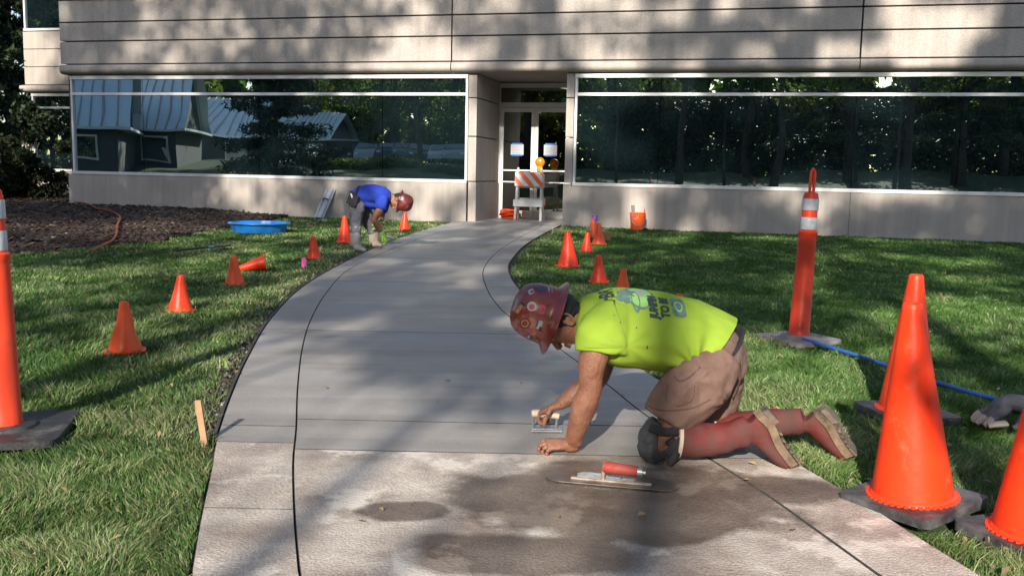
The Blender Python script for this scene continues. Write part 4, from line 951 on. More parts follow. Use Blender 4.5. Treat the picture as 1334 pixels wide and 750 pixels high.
def fuse(b, name, voxel, smooth=4, m=None, root=None, origin=None, fn=None, fac=.5, parent=None, cut=None):
    me = bpy.data.meshes.new('tmp'); bmesh.ops.recalc_face_normals(b.bm, faces=b.bm.faces); b.bm.to_mesh(me); b.bm.free()
    o = bpy.data.objects.new('tmp', me); COL.objects.link(o)
    md = o.modifiers.new('r', 'REMESH'); md.mode = 'VOXEL'; md.voxel_size = voxel; md.adaptivity = 0
    if smooth:
        ms = o.modifiers.new('s', 'SMOOTH'); ms.factor = fac; ms.iterations = smooth
    dg = bpy.context.evaluated_depsgraph_get(); dg.update()
    out = bpy.data.meshes.new_from_object(o.evaluated_get(dg)); bpy.data.objects.remove(o); bpy.data.meshes.remove(me)
    out.name = name
    if fn:
        n = len(out.vertices); co = np.empty(n*3, np.float32); no = np.empty(n*3, np.float32)
        out.vertices.foreach_get('co', co); out.vertices.foreach_get('normal', no); co = co.reshape(-1, 3); no = no.reshape(-1, 3)
        co = co + no*fn(co)[:, None]; out.vertices.foreach_set('co', co.astype(np.float32).ravel()); out.update()
    if cut:
        bm = bmesh.new(); bm.from_mesh(out)
        for pc, pn in cut: bmesh.ops.bisect_plane(bm, geom=bm.verts[:]+bm.edges[:]+bm.faces[:], plane_co=pc, plane_no=pn, clear_outer=True)
        bm.to_mesh(out); bm.free()
    for p in out.polygons: p.use_smooth = True
    out.materials.clear()
    if m: out.materials.append(m)
    if origin is not None: out.transform(Matrix.Translation(-Vector(origin)))
    return link(name, out, m, root) if root is not None else out
def hand(b, Wp, d, n, s, curl=(25,35,25), spread=.0, size=1.0, thumb=(.55,.75,-.15), tcurl=25, fr=.0092):
    d = Vector(d).normalized(); n = Vector(n); n = (n-d*n.dot(d)).normalized(); s = Vector(s); s = (s-d*s.dot(d)-n*s.dot(n)).normalized(); k = size
    Wp = Vector(Wp)
    loft(b, [(Wp-d*.03*k, .027*k, .021*k), (Wp+d*.01*k, .030*k, .020*k), (Wp+d*.05*k, .040*k, .018*k), (Wp+d*.090*k, .042*k, .0145*k), (Wp+d*.100*k, .036*k, .010*k)], up=n, n=14, sub=3)
    for i, (off, ln) in enumerate(((.0315,.074), (.0105,.083), (-.0105,.077), (-.031,.062))):
        p = Wp+d*(.090-.006*abs(i-1))*k+s*off*k; dd = d.copy(); nn = n.copy(); pts = [(p-dd*.012*k, fr*1.05*k, fr*1.05*k), (p, fr*k*1.08, fr*k*1.08)]
        dd = (dd+s*spread*(1.5-i)).normalized()
        for j, fr_ in enumerate((.45,.31,.24)):
            q = Matrix.Rotation(-R(curl[j]*(1+.10*(i-1.5)*.6)), 3, dd.cross(nn)) if False else Matrix.Rotation(R(curl[j]*(1+.06*(i-1.5))), 3, nn.cross(dd))
            dd = q @ dd; nn = q @ nn; p = p+dd*ln*fr_*k; w = fr*(1-.09*(j+1))*k; pts.append((p, w*(1.06 if j < 2 else .8), w*(1.06 if j < 2 else .8)))
        loft(b, pts, n=10, sub=3)
    p = Wp+d*.022*k+s*.026*k; t = (d*thumb[0]+s*thumb[1]+n*thumb[2]).normalized(); pts = [(p-t*.01*k, .013*k, .013*k), (p+t*.03*k, .0125*k, .0125*k)]; p = p+t*.03*k
    t2 = (t+d*.5-s*.35*math.sin(R(tcurl))-n*math.sin(R(tcurl))).normalized(); p = p+t2*.032*k; pts.append((p, .0108*k, .0108*k)); t3 = (t2-n*math.sin(R(tcurl))*.6-s*.2).normalized(); p = p+t3*.024*k; pts.append((p, .0075*k, .0075*k))
    loft(b, pts, n=10, sub=3)
def nzs(co, sc, axis, sq=.22, off=0.0):
    a = np.array(Vector(axis).normalized()); c = np.asarray(co, float); al = c @ a; c = c-np.outer(al, a)*(1-sq); return nz(c, sc, off)
def nz(co, sc, off=0.0, stretch=None):
    S = np.asarray(co, float)*sc
    if stretch is not None: S = S @ np.asarray(stretch)
    return np.array([noise.noise(Vector((a+off, b_-off, c_+off*.5))) for a, b_, c_ in S])

M_skin = mat('tanned_skin', (.235,.090,.050), .48, col2=(.33,.155,.095), scale=15, bump=.3, bscale=240, speck=.2, sss=.06, stain=(.31,.22,.17), stain_scale=17, stain_lo=.60, stain_hi=.74)
M_hivis = mat('hi_vis_jersey', (.275,.41,.040), .85, col2=(.32,.46,.048), scale=3, bump=.12, bscale=300, spec=.15)
M_brown = mat('brown_canvas', (.15,.082,.062), .9, col2=(.235,.145,.112), scale=9, bump=.35, speck=.14, bscale=220, stain=(.21,.15,.115), stain_scale=5, stain_lo=.55, stain_hi=.8)
M_boot = mat('red_rubber_boot', (.115,.014,.013), .7, spec=.3, col2=(.165,.026,.023), scale=6, bump=.15, bscale=60, stain=(.105,.047,.040), stain_scale=7, stain_lo=.42, stain_hi=.62, rough2=.9)
M_sole = mat('dirty_tan_sole', (.07,.05,.036), .85, col2=(.33,.225,.135), scale=11, bump=.3, bscale=60)
M_tread = mat('dark_tread', (.06,.045,.038), .9, col2=(.22,.17,.12), scale=14, bump=.6, bscale=40)
M_cream = mat('cream_band', (.62,.50,.38), .6, var=.1)
M_helm = mat('rust_hard_hat', (.17,.019,.015), .34, col2=(.25,.038,.026), scale=9, bump=.06, bscale=40, coat=.4, stain=(.40,.20,.16), stain_scale=17, stain_lo=.54, stain_hi=.72)
M_hair = mat('black_hair', (.012,.010,.010), .6, var=.4, scale=60, bump=.6, bscale=120)
M_pad = mat('grey_knee_pad', (.035,.038,.042), .7, col2=(.10,.105,.11), scale=9, bump=.25, bscale=50)
M_blk = mat('black_webbing', (.018,.018,.020), .75, var=.3, scale=20, bump=.3, bscale=150)
M_print = mat('dark_shirt_print', (.035,.06,.045), .85, var=.2); M_print2 = mat('grey_shirt_print', (.12,.20,.15), .85, var=.35, scale=40); M_printg = mat('green_shirt_print', (.30,.58,.16), .85, var=.15, scale=20)
def eyes_part(root, org, C, U, Fw, S, k=1.0):
    for sg in (-1, 1):
        b = MB(); ball(b, Vector(C)+Fw*.083*k+U*.012*k+S*sg*.031*k-Vector(org), .0125*k, 12); b.build('eye', mat('eye', (.45,.40,.36), .2, col2=(.03,.02,.02), scale=40), root, smooth=True)
def head_shapes(b, C, U, Fw, S, k=1.0):
    C = Vector(C)
    Rm = Matrix((S, Fw, U)).transposed()
    ball(b, C+U*.03*k, (.075*k, .095*k, .090*k), 20, Rm)
    loft(b, [(C+U*.03*k+Fw*.01*k, .070*k, .088*k), (C-U*.02*k+Fw*.018*k, .066*k, .080*k), (C-U*.065*k+Fw*.028*k, .055*k, .066*k), (C-U*.100*k+Fw*.042*k, .038*k, .045*k), (C-U*.114*k+Fw*.050*k, .020*k, .026*k)], up=Fw, n=18, sub=4)
    loft(b, [(C+U*.022*k+Fw*.088*k, .010*k, .010*k), (C-U*.008*k+Fw*.105*k, .012*k, .013*k), (C-U*.026*k+Fw*.116*k, .0165*k, .012*k), (C-U*.034*k+Fw*.100*k, .012*k, .008*k)], up=Fw, n=10, sub=3)
    for dz, w in ((-.055, .009), (-.066, .010)):
        loft(b, [(C+U*dz*k+Fw*.088*k-S*.024*k, .004*k, .005*k), (C+U*dz*k+Fw*.098*k, w*k, .008*k), (C+U*dz*k+Fw*.088*k+S*.024*k, .004*k, .005*k)], up=Fw, n=8, sub=3)
    loft(b, [(C+U*.034*k+Fw*.084*k-S*.05*k, .007*k, .007*k), (C+U*.034*k+Fw*.097*k-S*.02*k, .009*k, .009*k), (C+U*.030*k+Fw*.098*k, .008*k, .008*k), (C+U*.034*k+Fw*.097*k+S*.02*k, .009*k, .009*k), (C+U*.034*k+Fw*.084*k+S*.05*k, .007*k, .007*k)], n=8, sub=3)
    for sg in (-1, 1):                                          # ears
        e = C+S*sg*.074*k-Fw*.012*k-U*.008*k
        ring_ = [(e+(U*math.cos(a)*.031+Fw*math.sin(a)*.018-Fw*.006*math.cos(a))*k+S*sg*(.006+.006*math.sin(a+PI))*k) for a in np.linspace(0, 2*PI, 13)]
        loft(b, [(p, .006*k, .006*k) for p in ring_], n=8, sub=2)
        ball(b, e-U*.006*k, (.006*k, .014*k, .024*k), 10, Rm)
def helmet(root, org, C, U, Fw, S, m, label=None, k=1.0, brim=.034, bill=.0):
    Rm = Matrix((S, Fw, U)).transposed().to_4x4(); n = 56; b = MB(); rings = []
    prof = [(1.0,-.012,1),(1.0,.0,0),(1.0,.02,0),(.985,.05,0),(.94,.085,0),(.85,.115,0),(.70,.138,0),(.50,.152,0),(.28,.159,0),(.08,.161,0)]
    def bw(t):                                                  # brim width round the head
        return brim+bill*max(0, math.sin(t))**3
    def pt(t, r, z, extra=0.0):
        rs = .104+.0; rf = .124
        ridge = .007*math.exp(-(math.cos(t)*r*rs/.018)**2)*min(1, max(0, (z-.03)/.06))
        return Vector((math.cos(t)*(rs*r+extra), math.sin(t)*(rf*r+extra), z+ridge))*k
    L = [[b.bm.verts.new(pt(2*PI*i/n, 1.0, -.020-.25*bw(2*PI*i/n)*.5, bw(2*PI*i/n)+.001)) for i in range(n)],
         [b.bm.verts.new(pt(2*PI*i/n, 1.0, -.015-.22*bw(2*PI*i/n)*.5, bw(2*PI*i/n)+.003)) for i in range(n)],
         [b.bm.verts.new(pt(2*PI*i/n, 1.0, -.004, bw(2*PI*i/n)*.45)) for i in range(n)],
         [b.bm.verts.new(pt(2*PI*i/n, 1.0, .006, .003)) for i in range(n)]]
    for r, z, _ in prof[2:]: L.append([b.bm.verts.new(pt(2*PI*i/n, r, z)) for i in range(n)])
    inn = [[b.bm.verts.new(pt(2*PI*i/n, 1.0, -.020, bw(2*PI*i/n)*.5)) for i in range(n)], [b.bm.verts.new(pt(2*PI*i/n, .96, -.012)) for i in range(n)], [b.bm.verts.new(pt(2*PI*i/n, .94, .05)) for i in range(n)], [b.bm.verts.new(pt(2*PI*i/n, .6, .12)) for i in range(n)]]
    b.skin(inn[::-1]+L)
    b.xform(Matrix.Translation(Vector(C)-Vector(org)) @ Rm)
    o = b.build('hard_hat', m, root, smooth=60)
    if label: o['label'] = label
    return o
def bvh_of(o): 
    me = o.data; return BVHTree.FromPolygons([v.co.copy() for v in me.vertices], [tuple(p.vertices) for p in me.polygons])
def decal(me2d, o, bv, C, ex, ey, dr, m, name='print', off=.0018, parent=None, cutlen=.012):
    """lay a flat 2-D mesh on a surface: its x runs along ex, its y along ey, cast along dr"""
    bm = bmesh.new(); bm.from_mesh(me2d); bmesh.ops.triangulate(bm, faces=bm.faces)
    for _ in range(5):
        es = [e for e in bm.edges if e.calc_length() > cutlen]
        if not es: break
        bmesh.ops.subdivide_edges(bm, edges=es, cuts=1); bmesh.ops.triangulate(bm, faces=[f for f in bm.faces if len(f.verts) > 3])
    kill = []
    for v in bm.verts:
        p = Vector(C)+ex*v.co.x+ey*v.co.y-dr*.25; h, nn, i, dd = bv.ray_cast(p, dr, .6)
        if h is None: kill.append(v)
        else:
            if nn.dot(dr) > 0: nn = -nn
            v.co = h+nn*off
    bmesh.ops.delete(bm, geom=kill, context='VERTS')
    me = bpy.data.meshes.new(name); bm.to_mesh(me); bm.free(); return link(name, me, m, parent or o)
def disc2d(rx, ry, n=28, r_in=0.0, jag=0.0, seed=0):
    rs = random.Random(seed); bm = bmesh.new(); o_ = [bm.verts.new((rx*math.cos(2*PI*i/n)*(1+jag*rs.uniform(-1,1)), ry*math.sin(2*PI*i/n)*(1+jag*rs.uniform(-1,1)), 0)) for i in range(n)]
    if r_in:
        q = [bm.verts.new((v.co.x*r_in, v.co.y*r_in, 0)) for v in o_]
        for i in range(n): bm.faces.new((o_[i], o_[(i+1)%n], q[(i+1)%n], q[i]))
    else: bm.faces.new(o_)
    me = bpy.data.meshes.new('d'); bm.to_mesh(me); bm.free(); return me
def rect2d(w, h, r=.2):
    bm = bmesh.new(); pts = []
    for cx, cy, a0 in ((1,1,0),(-1,1,1),(-1,-1,2),(1,-1,3)):
        for i in range(4): a = (a0+i/3)*PI/2; rr = min(w, h)*r; pts.append((cx*(w/2-rr)+rr*math.cos(a), cy*(h/2-rr)+rr*math.sin(a), 0))
    bm.faces.new([bm.verts.new(p) for p in pts]); me = bpy.data.meshes.new('d'); bm.to_mesh(me); bm.free(); return me

def seam(pts, parent, bv, m, r=.0035, name='seam'):
    P = []
    for px, py in pts:
        d = (A3(px, py, 3.7)-Vector((0,0,CAM_H))).normalized(); h, nn, i, dd = bv.ray_cast(Vector((0,0,CAM_H))-org, d, 10)
        if h is not None: P.append(h+nn*.0005)
    if len(P) > 2:
        b_ = MB(); b_.tube([Vector(c) for c in catmull([tuple(p) for p in P], 4)], r, 6); return b_.build(name, m, parent, smooth=True)
# ---- the kneeling worker
org = gz(ground(880, 600), TOP)
kn = empty('person', org, 'kneeling worker in bright yellow shirt and rust hard hat smoothing concrete', 'person')
phi = R(24); Dn = Vector((0, -math.sin(phi), math.cos(phi))); Lf = Vector((0, math.cos(phi), math.sin(phi)))
A3 = at
# shirt
b = MB()
loft(b, [(A3(752,409,3.84),.075,.060), (A3(762,411,3.84),.120,.085), (A3(779,417,3.84),.185,.112), (A3(805,423,3.84),.218,.134), (A3(840,428,3.85),.214,.142), (A3(875,434,3.85),.205,.146), (A3(905,440,3.86),.196,.142), (A3(932,450,3.86),.188,.132), (A3(946,459,3.86),.192,.126)], up=Dn, n=28, sub=5)
loft(b, [(A3(800,415,3.78),.085,.105), (A3(788,430,3.70),.082,.108), (A3(784,445,3.665),.074,.107), (A3(782.5,459,3.655),.068,.108)], up=Vector((1,0,0)), n=20, sub=4)
loft(b, [(A3(800,415,3.92),.085,.10), (A3(792,435,4.00),.078,.09), (A3(786,462,4.04),.066,.075)], up=Vector((1,0,0)), n=18, sub=4)
# hanging belly of the shirt
loft(b, [(A3(800,448,3.80),.11,.05), (A3(840,458,3.82),.15,.070), (A3(880,461,3.83),.155,.070), (A3(908,455,3.84),.14,.065)], up=Vector((0,0,1)), n=20, sub=4)
def shirt_fn(co):
    x, y, z = co.T; d = np.zeros(len(co))
    d += .007*(1-2*np.abs(nzs(co, 8, (-.75,0,.6), .25, 3.1)))*np.clip((co[:,2]*-1+.60)/.2+.35, .25, 1) + .004*nzs(co, 15, (.6,0,.75), .25, 7.0)
    d += .0035*nz(co, 24, 1.3, np.array([[.5,0,.3],[0,.6,0],[-.5,0,1.0]]))
    ap = np.array(A3(816, 449, 3.66)); r = np.hypot(co[:,0]-ap[0], co[:,2]-ap[2]); th = np.arctan2(co[:,2]-ap[2], co[:,0]-ap[0])
    d += .006*np.sin(th*7.0+1.0+2*np.sin(th*2))*np.exp(-(r/.17)**2)*np.clip(r/.10, 0, 1)*(co[:,1] < 3.8)
    wp = np.array(A3(905, 478, 3.70)); r = np.hypot(co[:,0]-wp[0], co[:,2]-wp[2]); th = np.arctan2(co[:,2]-wp[2], co[:,0]-wp[0])
    d += .010*np.sin(th*9.0+.4)*np.exp(-(r/.17)**2)*np.clip(r/.03, 0, 1)*(co[:,1] < 3.86)
    return d
hem_p = A3(927, 458, 3.70); hem_n = (A3(948,466,3.7)-A3(921,440,3.7)).normalized()
h0, h1 = A3(954,424,3.86), A3(908,486,3.70); hem_n = (h1-h0).cross(Vector((.12,1,0))).normalized(); hem_n = hem_n if hem_n.x > 0 else -hem_n
shirt = fuse(b, 'shirt', .0075, 7, M_hivis, kn, org, shirt_fn, cut=[(h0*.5+h1*.5, hem_n), (A3(783,457.5,3.66), Vector((.04,.0,-1)).normalized())] if False else [(h0*.5+h1*.5, hem_n)])
# body: head, neck, arms, trunk and legs in one skin
Uh = (A3(668,404,3.84)-A3(718,410,3.84)).normalized(); Uh = Vector((Uh.x, -.10, Uh.z)).normalized(); Uh = Vector((-.945,-.06,.32)).normalized()
Fh = Vector((-.30,-.10,-.95)); Fh = (Fh-Uh*Fh.dot(Uh)).normalized(); Sh = Fh.cross(Uh).normalized()
Ch = A3(732,416,3.84)
b = MB(); head_shapes(b, Ch, Uh, Fh, Sh)
loft(b, [(Ch-Uh*.03-Fh*.02, .056, .062), (Ch-Uh*.075-Fh*.025, .058, .062), (A3(768,412,3.85), .085, .075), (A3(800,424,3.85), .15, .09), (A3(860,436,3.85), .16, .10), (A3(915,450,3.86), .13, .08), (A3(930,466,3.86), .12, .06)], up=Dn, n=18, sub=4)
# left arm, planted
loft(b, [(A3(793,425,3.70),.060,.062), (A3(780,448,3.665),.055,.060), (A3(772,470,3.66),.052,.058), (A3(770,490,3.66),.047,.050), (A3(769,508,3.665),.045,.047), (A3(763,523,3.675),.049,.053), (A3(757,542,3.69),.044,.048), (A3(751,560,3.715),.036,.040), (A3(746,573,3.735),.030,.034), (A3(742,579,3.745),.027,.030)], up=Vector((1,0,0)), n=18, sub=4)
hl = A3(742,578.5,3.745)
hand(b, hl, (-1,-.18,.05), (.05,-.25,1), (0,1,.1), curl=(30,62,48), spread=.10, thumb=(.75,.5,-.3), tcurl=40)
loft(b, [(A3(752,566,3.73),.03,.03), (A3(749,580,3.745),.030,.024), (A3(738,582,3.75),.036,.020)], n=12, sub=3)
# right arm, working the float
loft(b, [(A3(795,428,3.98),.060,.062), (A3(788,462,4.03),.055,.058), (A3(779,492,4.05),.047,.050), (A3(768,499,4.055),.044,.046), (A3(752,509,4.055),.042,.044), (A3(738,520,4.055),.034,.036), (A3(728,527,4.055),.026,.030)], up=Vector((0,1,0)), n=16, sub=4)
hr = A3(726,528.5,4.05)
hand(b, hr, (-.66,.42,-.42), (-.30,.18,.93), (-.5,-.85,0), curl=(58,72,48), thumb=(.62,.55,-.62), tcurl=30)
# legs under the clothes
loft(b, [(A3(925,475,3.78),.06,.06), (A3(905,510,3.69),.07,.08), (A3(866,562,3.665),.052,.056), (A3(862,580,3.665),.05,.05), (A3(900,576,3.66),.048,.048)], up=Vector((0,1,0)), n=14, sub=4)
loft(b, [(A3(930,475,3.94),.06,.06), (A3(930,520,3.98),.07,.08), (A3(905,560,3.98),.052,.056), (A3(910,572,3.96),.05,.05), (A3(950,566,3.93),.048,.048)], up=Vector((0,1,0)), n=14, sub=4)
body = fuse(b, 'body', .0030, 3, M_skin, kn, org, lambda co: .0012*nz(co, 55, .7))
eyes_part(kn, org, Ch, Uh, Fh, Sh)
# hair
b = MB(); Rm = Matrix((Sh, Fh, Uh)).transposed(); ball(b, Ch+Uh*.026-Fh*.020, (.083,.098,.092), 20, Rm); ball(b, Ch-Uh*.030-Fh*.052, (.060,.045,.050), 16, Rm)
fuse(b, 'hair', .006, 2, M_hair, kn, org, lambda co: .004*nz(co, 60, 2.0))
# hard hat with stickers
Hc = Ch+Uh*.052+Fh*.004
hat = helmet(kn, org, Hc, Uh, Fh, Sh, M_helm, 'scuffed rust red hard hat covered with stickers')
bvh = bvh_of(hat)
M_sw = mat('sticker_white', (.42,.39,.37), .5, var=.15, scale=60); M_sp = mat('sticker_pink', (.45,.05,.09), .5, var=.25, scale=50); M_sk = mat('sticker_black', (.03,.03,.035), .5, var=.3, scale=50); M_sn = mat('sticker_navy', (.05,.07,.12), .5, var=.3, scale=40); M_sg = mat('sticker_gold', (.50,.22,.07), .5, var=.3, scale=40)
def stick(px, py, me2, m, rot=0.0, off=.0015):
    T = A3(px, py, 3.70)-org; dr = (A3(px, py, 3.84)-A3(px, py, 3.70)).normalized(); ex = Vector((math.cos(rot), 0, math.sin(rot))); ey = Vector((-math.sin(rot), 0, math.cos(rot)))
    me2.transform(Matrix.Scale(.82, 4))
    return decal(me2, hat, bvh, T+dr*.1, ex, ey, dr, m, 'sticker', off, cutlen=.008)
def textd(s, size, bold=.002): return text_mesh(s, size, bold)
stick(693, 399, disc2d(.024,.024), M_sw); stick(692.5, 399.5, disc2d(.015,.014,jag=.15,seed=2), M_sp, 0, .0022)
stick(706, 403, rect2d(.034,.050,.3), M_sp, -.25)
for k in range(6): stick(702+(k%2)*6, 396+7*(k//2), disc2d(.0035,.0035,8), M_sk, 0, .0022)
stick(692, 380, rect2d(.030,.026), M_sw, .5); stick(693, 380, disc2d(.008,.006,10,jag=.3), M_sp, .5, .0022)
stick(705, 377, rect2d(.044,.022), M_sn, .1); stick(715, 377, rect2d(.007,.022), M_sw, .1); stick(719, 378, rect2d(.004,.022), M_sw, .1)
stick(703, 423, rect2d(.026,.044), M_sw, -.28); stick(700, 421, rect2d(.010,.036), M_sn, -.28, .0022); stick(704, 428, textd('JW', .016), M_sk, 1.2, .0026)
stick(690, 439, rect2d(.026,.022), M_sk, -.55); stick(689, 438, textd('A', .018), M_sw, -.5, .0024); stick(700, 443, rect2d(.026,.020), M_sk, -.55); stick(700, 443, disc2d(.010,.006,14,.6), M_sg, -.55, .0024)
stick(684, 421, disc2d(.026,.026,28,.86), M_sk, 0); stick(684, 421, disc2d(.018,.018,24,.8), M_sg, 0); stick(684, 421, disc2d(.010,.010,18,.6), M_sk, 0)
stick(677, 402, textd('IRON', .020), M_sg, 1.0); stick(681, 396, rect2d(.012,.022), M_sk, .9)
stick(714, 398, disc2d(.006,.006,12), M_sk)
# shirt print: letters run across the back, tops toward the neck
bvs = bvh_of(shirt); ey = Vector((-1,0,.06)).normalized(); ex = Vector((0, math.cos(R(34)), math.sin(R(34)))); dr = Vector((0, math.sin(R(34)), -math.cos(R(34))))
def prt(px, py, me2, m, off=.0016, ry=0.0, nm='print'):
    q = A3(px, py, 3.70); d = (q-Vector((0,0,CAM_H))).normalized(); h, nn, i, dd = bvs.ray_cast(Vector((0,0,CAM_H))-org, d, 10)
    if h is None: return
    return decal(me2, shirt, bvs, h, ex, ey, dr, m, nm, off, cutlen=.014)
def big(s, size, bold, sx=1.0): 
    me = text_mesh(s, size, bold)
    if sx != 1.0: me.transform(Matrix.Scale(sx, 4, (1,0,0)))
    return me
prt(771, 380, big('(B)', .055, .001, 1.1), M_print); prt(778, 378, disc2d(.05,.018,24,.7), M_print2)
prt(791, 384, big('rBR', .085, .003, 1.0), M_print); prt(800, 393, rect2d(.05,.007), M_print)
prt(813, 384, disc2d(.055,.036,22,jag=.35,seed=4), M_print2)
prt(833, 384, disc2d(.105,.060,40), M_printg, .0014); prt(833, 384, disc2d(.105,.060,40,.86), M_print2, .0019); prt(833, 382, disc2d(.035,.020,24), M_sw, .002); prt(828, 391, disc2d(.08,.018,24,.75), M_print2, .002)
prt(851, 398, big('JUMPIN', .046, .0035, .95), M_print, .0021); prt(848, 390, disc2d(.05,.02,14,jag=.5,seed=8), M_print2)
prt(866, 399, big('TO BE', .048, .003, 1.0), M_print, .0021)
prt(883.5, 399, rect2d(.125,.060,.3), M_print2, .0018); prt(883.5, 399, disc2d(.034,.018,24,.72), M_printg, .0023)
M_stitch = mat('hi_vis_seam', (.15,.27,.03), .9)
seam([(792,380),(800,395),(807,415),(813,435),(817,450)], shirt, bvs, M_stitch, .0016); seam([(751,451),(765,452.5),(785,453),(805,452.5),(816,451)], shirt, bvs, M_stitch, .0012); seam([(757,384),(752,397),(748,412),(748,430)], shirt, bvs, M_stitch, .0016)
for px, py in ((808,420),(829,427),(843,452),(800,411)): prt(px, py, disc2d(.0035,.003,7,jag=.3), M_print)
# shorts
b = MB(); up = Vector((0,1,0))
loft(b, [(A3(914,446,3.86),.172,.106), (A3(930,455,3.86),.182,.114), (A3(938,468,3.86),.192,.112), (A3(936,488,3.86),.17,.10)], up=Vector((.7,-.3,.7)), n=26, sub=5)
loft(b, [(A3(936,468,3.77),.100,.100), (A3(919,490,3.72),.104,.132), (A3(896,515,3.685),.100,.132), (A3(876,537,3.675),.092,.116), (A3(868,549,3.67),.090,.108)], up=Vector((.7,0,-.7)), n=22, sub=5)
loft(b, [(A3(938,470,3.95),.100,.105), (A3(936,500,3.98),.105,.105), (A3(928,530,3.985),.098,.105), (A3(915,552,3.985),.090,.098)], up=Vector((.7,0,-.7)), n=22, sub=5)
def shorts_fn(co):
    d = .008*(1-2*np.abs(nzs(co, 11, (-.7,0,-.6), .2, 5.0))) + .005*nzs(co, 24, (-.8,0,-.45), .25, 2.0) + .002*nz(co, 45, 2.7) - .004
    wp = np.array(A3(945, 520, 3.75)); r = np.hypot(co[:,0]-wp[0], co[:,2]-wp[2]); th = np.arctan2(co[:,2]-wp[2], co[:,0]-wp[0]); d += .004*np.sin(th*9)*np.exp(-(r/.16)**2)*np.clip(r/.03,0,1)
    wp = np.array(A3(898, 486, 3.75)); r = np.hypot(co[:,0]-wp[0], co[:,2]-wp[2]); th = np.arctan2(co[:,2]-wp[2], co[:,0]-wp[0]); d += .003*np.sin(th*8+2)*np.exp(-(r/.12)**2)*np.clip(r/.03,0,1)
    return d
c0 = A3(875, 550, 3.67); cn = (A3(848,578,3.67)-A3(878,545,3.67)).normalized()
sh = fuse(b, 'shorts', .0085, 6, M_brown, kn, org, shorts_fn)
bs = bvh_of(sh)
M_seam = mat('brown_seam', (.13,.08,.06), .9)
seam([(961,447),(966,470),(964,495),(955,520)], sh, bs, M_seam); seam([(912,478),(900,490),(886,496),(878,490)], sh, bs, M_seam); seam([(845,528),(860,534),(880,534),(905,530),(925,520)], sh, bs, M_seam, .003)
seam([(870,500),(868,522),(884,528),(902,520),(905,502)], sh, bs, M_seam, .0025)
b = MB(); loft(b, [(A3(938,457,3.86),.190,.124), (A3(941,460,3.86),.191,.122)], up=Dn, n=30); b.build('belt', M_blk, kn, smooth=30, loc=-org)
# boots
def boot(shaft, foot, nrm, lab):
    b = MB(); loft(b, shaft, up=Vector((0,0,1)), n=22, sub=5); loft(b, foot, up=nrm, n=20, sub=5)
    def fn(co): return .0035*nz(co, 16, 4.0)+.0035*np.sin(co[:,0]*70+co[:,2]*25)*np.exp(-((co[:,0]-foot[0][0].x+.02)/.09)**2)
    bo = fuse(b, 'boot', .006, 4, M_boot, kn, org, fn)
    n_ = Vector(nrm).normalized(); pts = []
    b = MB(); P = [(p+n_*(r2+.002), r1) for p, r1, r2 in foot]
    C = catmull([np.array([*p, r]) for p, r in P], 5); rings = []; ax0 = (foot[-1][0]-foot[0][0]).normalized(); sd = ax0.cross(n_).normalized()
    tot = len(C)
    def rg(extra, r_k):
        out = []
        pts_ = [(Vector(c[:3])+n_*extra, c[3]*r_k) for c in C]
        L = [p+sd*r for p, r in pts_]; Rr = [p-sd*r for p, r in pts_][::-1]
        e0 = pts_[0][0]-ax0*.022; e1 = pts_[-1][0]+ax0*.026
        return L+[e1]+Rr+[e0]
    def sole_slab(z0, z1, k0, k1, name, m):
        b_ = MB(); A_ = [b_.bm.verts.new(p) for p in rg(z0, k0)]; B_ = [b_.bm.verts.new(p) for p in rg(z1, k1)]; b_.skin([A_, B_]); return b_.build(name, m, bo, bevel=.003, seg=1, loc=-org, smooth=40)
    sole_slab(-.020, .012, 1.10, 1.12, 'sole', M_sole)
    b_ = MB()                                                    # heel block and tread lugs
    hp_ = Vector(C[1][:3]); 
    for k in range(tot):
        if k % 2 == 0 and k > tot*.30:
            p = Vector(C[k][:3])+n_*.016; r = C[k][3]*1.02; b_.prism([p+sd*r-ax0*.007, p+sd*r+ax0*.007, p-sd*r+ax0*.007, p-sd*r-ax0*.007], n_*.009)
    q0, q1 = Vector(C[0][:3])-ax0*.012, Vector(C[int(tot*.28)][:3]); r = C[2][3]*1.05
    b_.prism([q0+sd*r*.8+n_*.013, q1+sd*r+n_*.013, q1-sd*r+n_*.013, q0-sd*r*.8+n_*.013], n_*.022); b_.build('tread', M_tread, bo, bevel=.003, seg=1, loc=-org)
    p, r1, r2 = shaft[0]; ax = (shaft[1][0]-p).normalized(); b_ = MB(); rs = [b_.ring(p+ax*t, ax, r1*k, r2*k, up=Vector((0,0,1)), n=28) for t, k in ((-.004,1.0),(-.002,1.07),(.012,1.07),(.014,1.0))]; b_.skin(rs); b_.build('cuff', M_cream, bo, smooth=40, loc=-org)
    return bo
nl = Vector((.83,-.10,.56)).normalized()
boot([(A3(882,571,3.66),.072,.076), (A3(905,573,3.66),.070,.072), (A3(935,571,3.65),.062,.066), (A3(960,565,3.645),.056,.062), (A3(978,557,3.64),.050,.058)],
     [(A3(976,547,3.64),.044,.050), (A3(987,560,3.637),.046,.055), (A3(1001,580,3.63),.047,.040), (A3(1015,595,3.625),.050,.031), (A3(1026,605,3.62),.045,.022)], nl, None)
nr = Vector((.80,-.34,.52)).normalized()
boot([(A3(935,562,3.93),.070,.072), (A3(965,556,3.90),.066,.068), (A3(1005,551,3.86),.058,.062), (A3(1032,549,3.83),.052,.058), (A3(1048,546,3.81),.048,.055)],
     [(A3(1054,542,3.80),.042,.048), (A3(1066,556,3.79),.045,.052), (A3(1079,571,3.775),.047,.040), (A3(1091,584,3.765),.050,.031), (A3(1101,592,3.76),.045,.022)], nr, None)
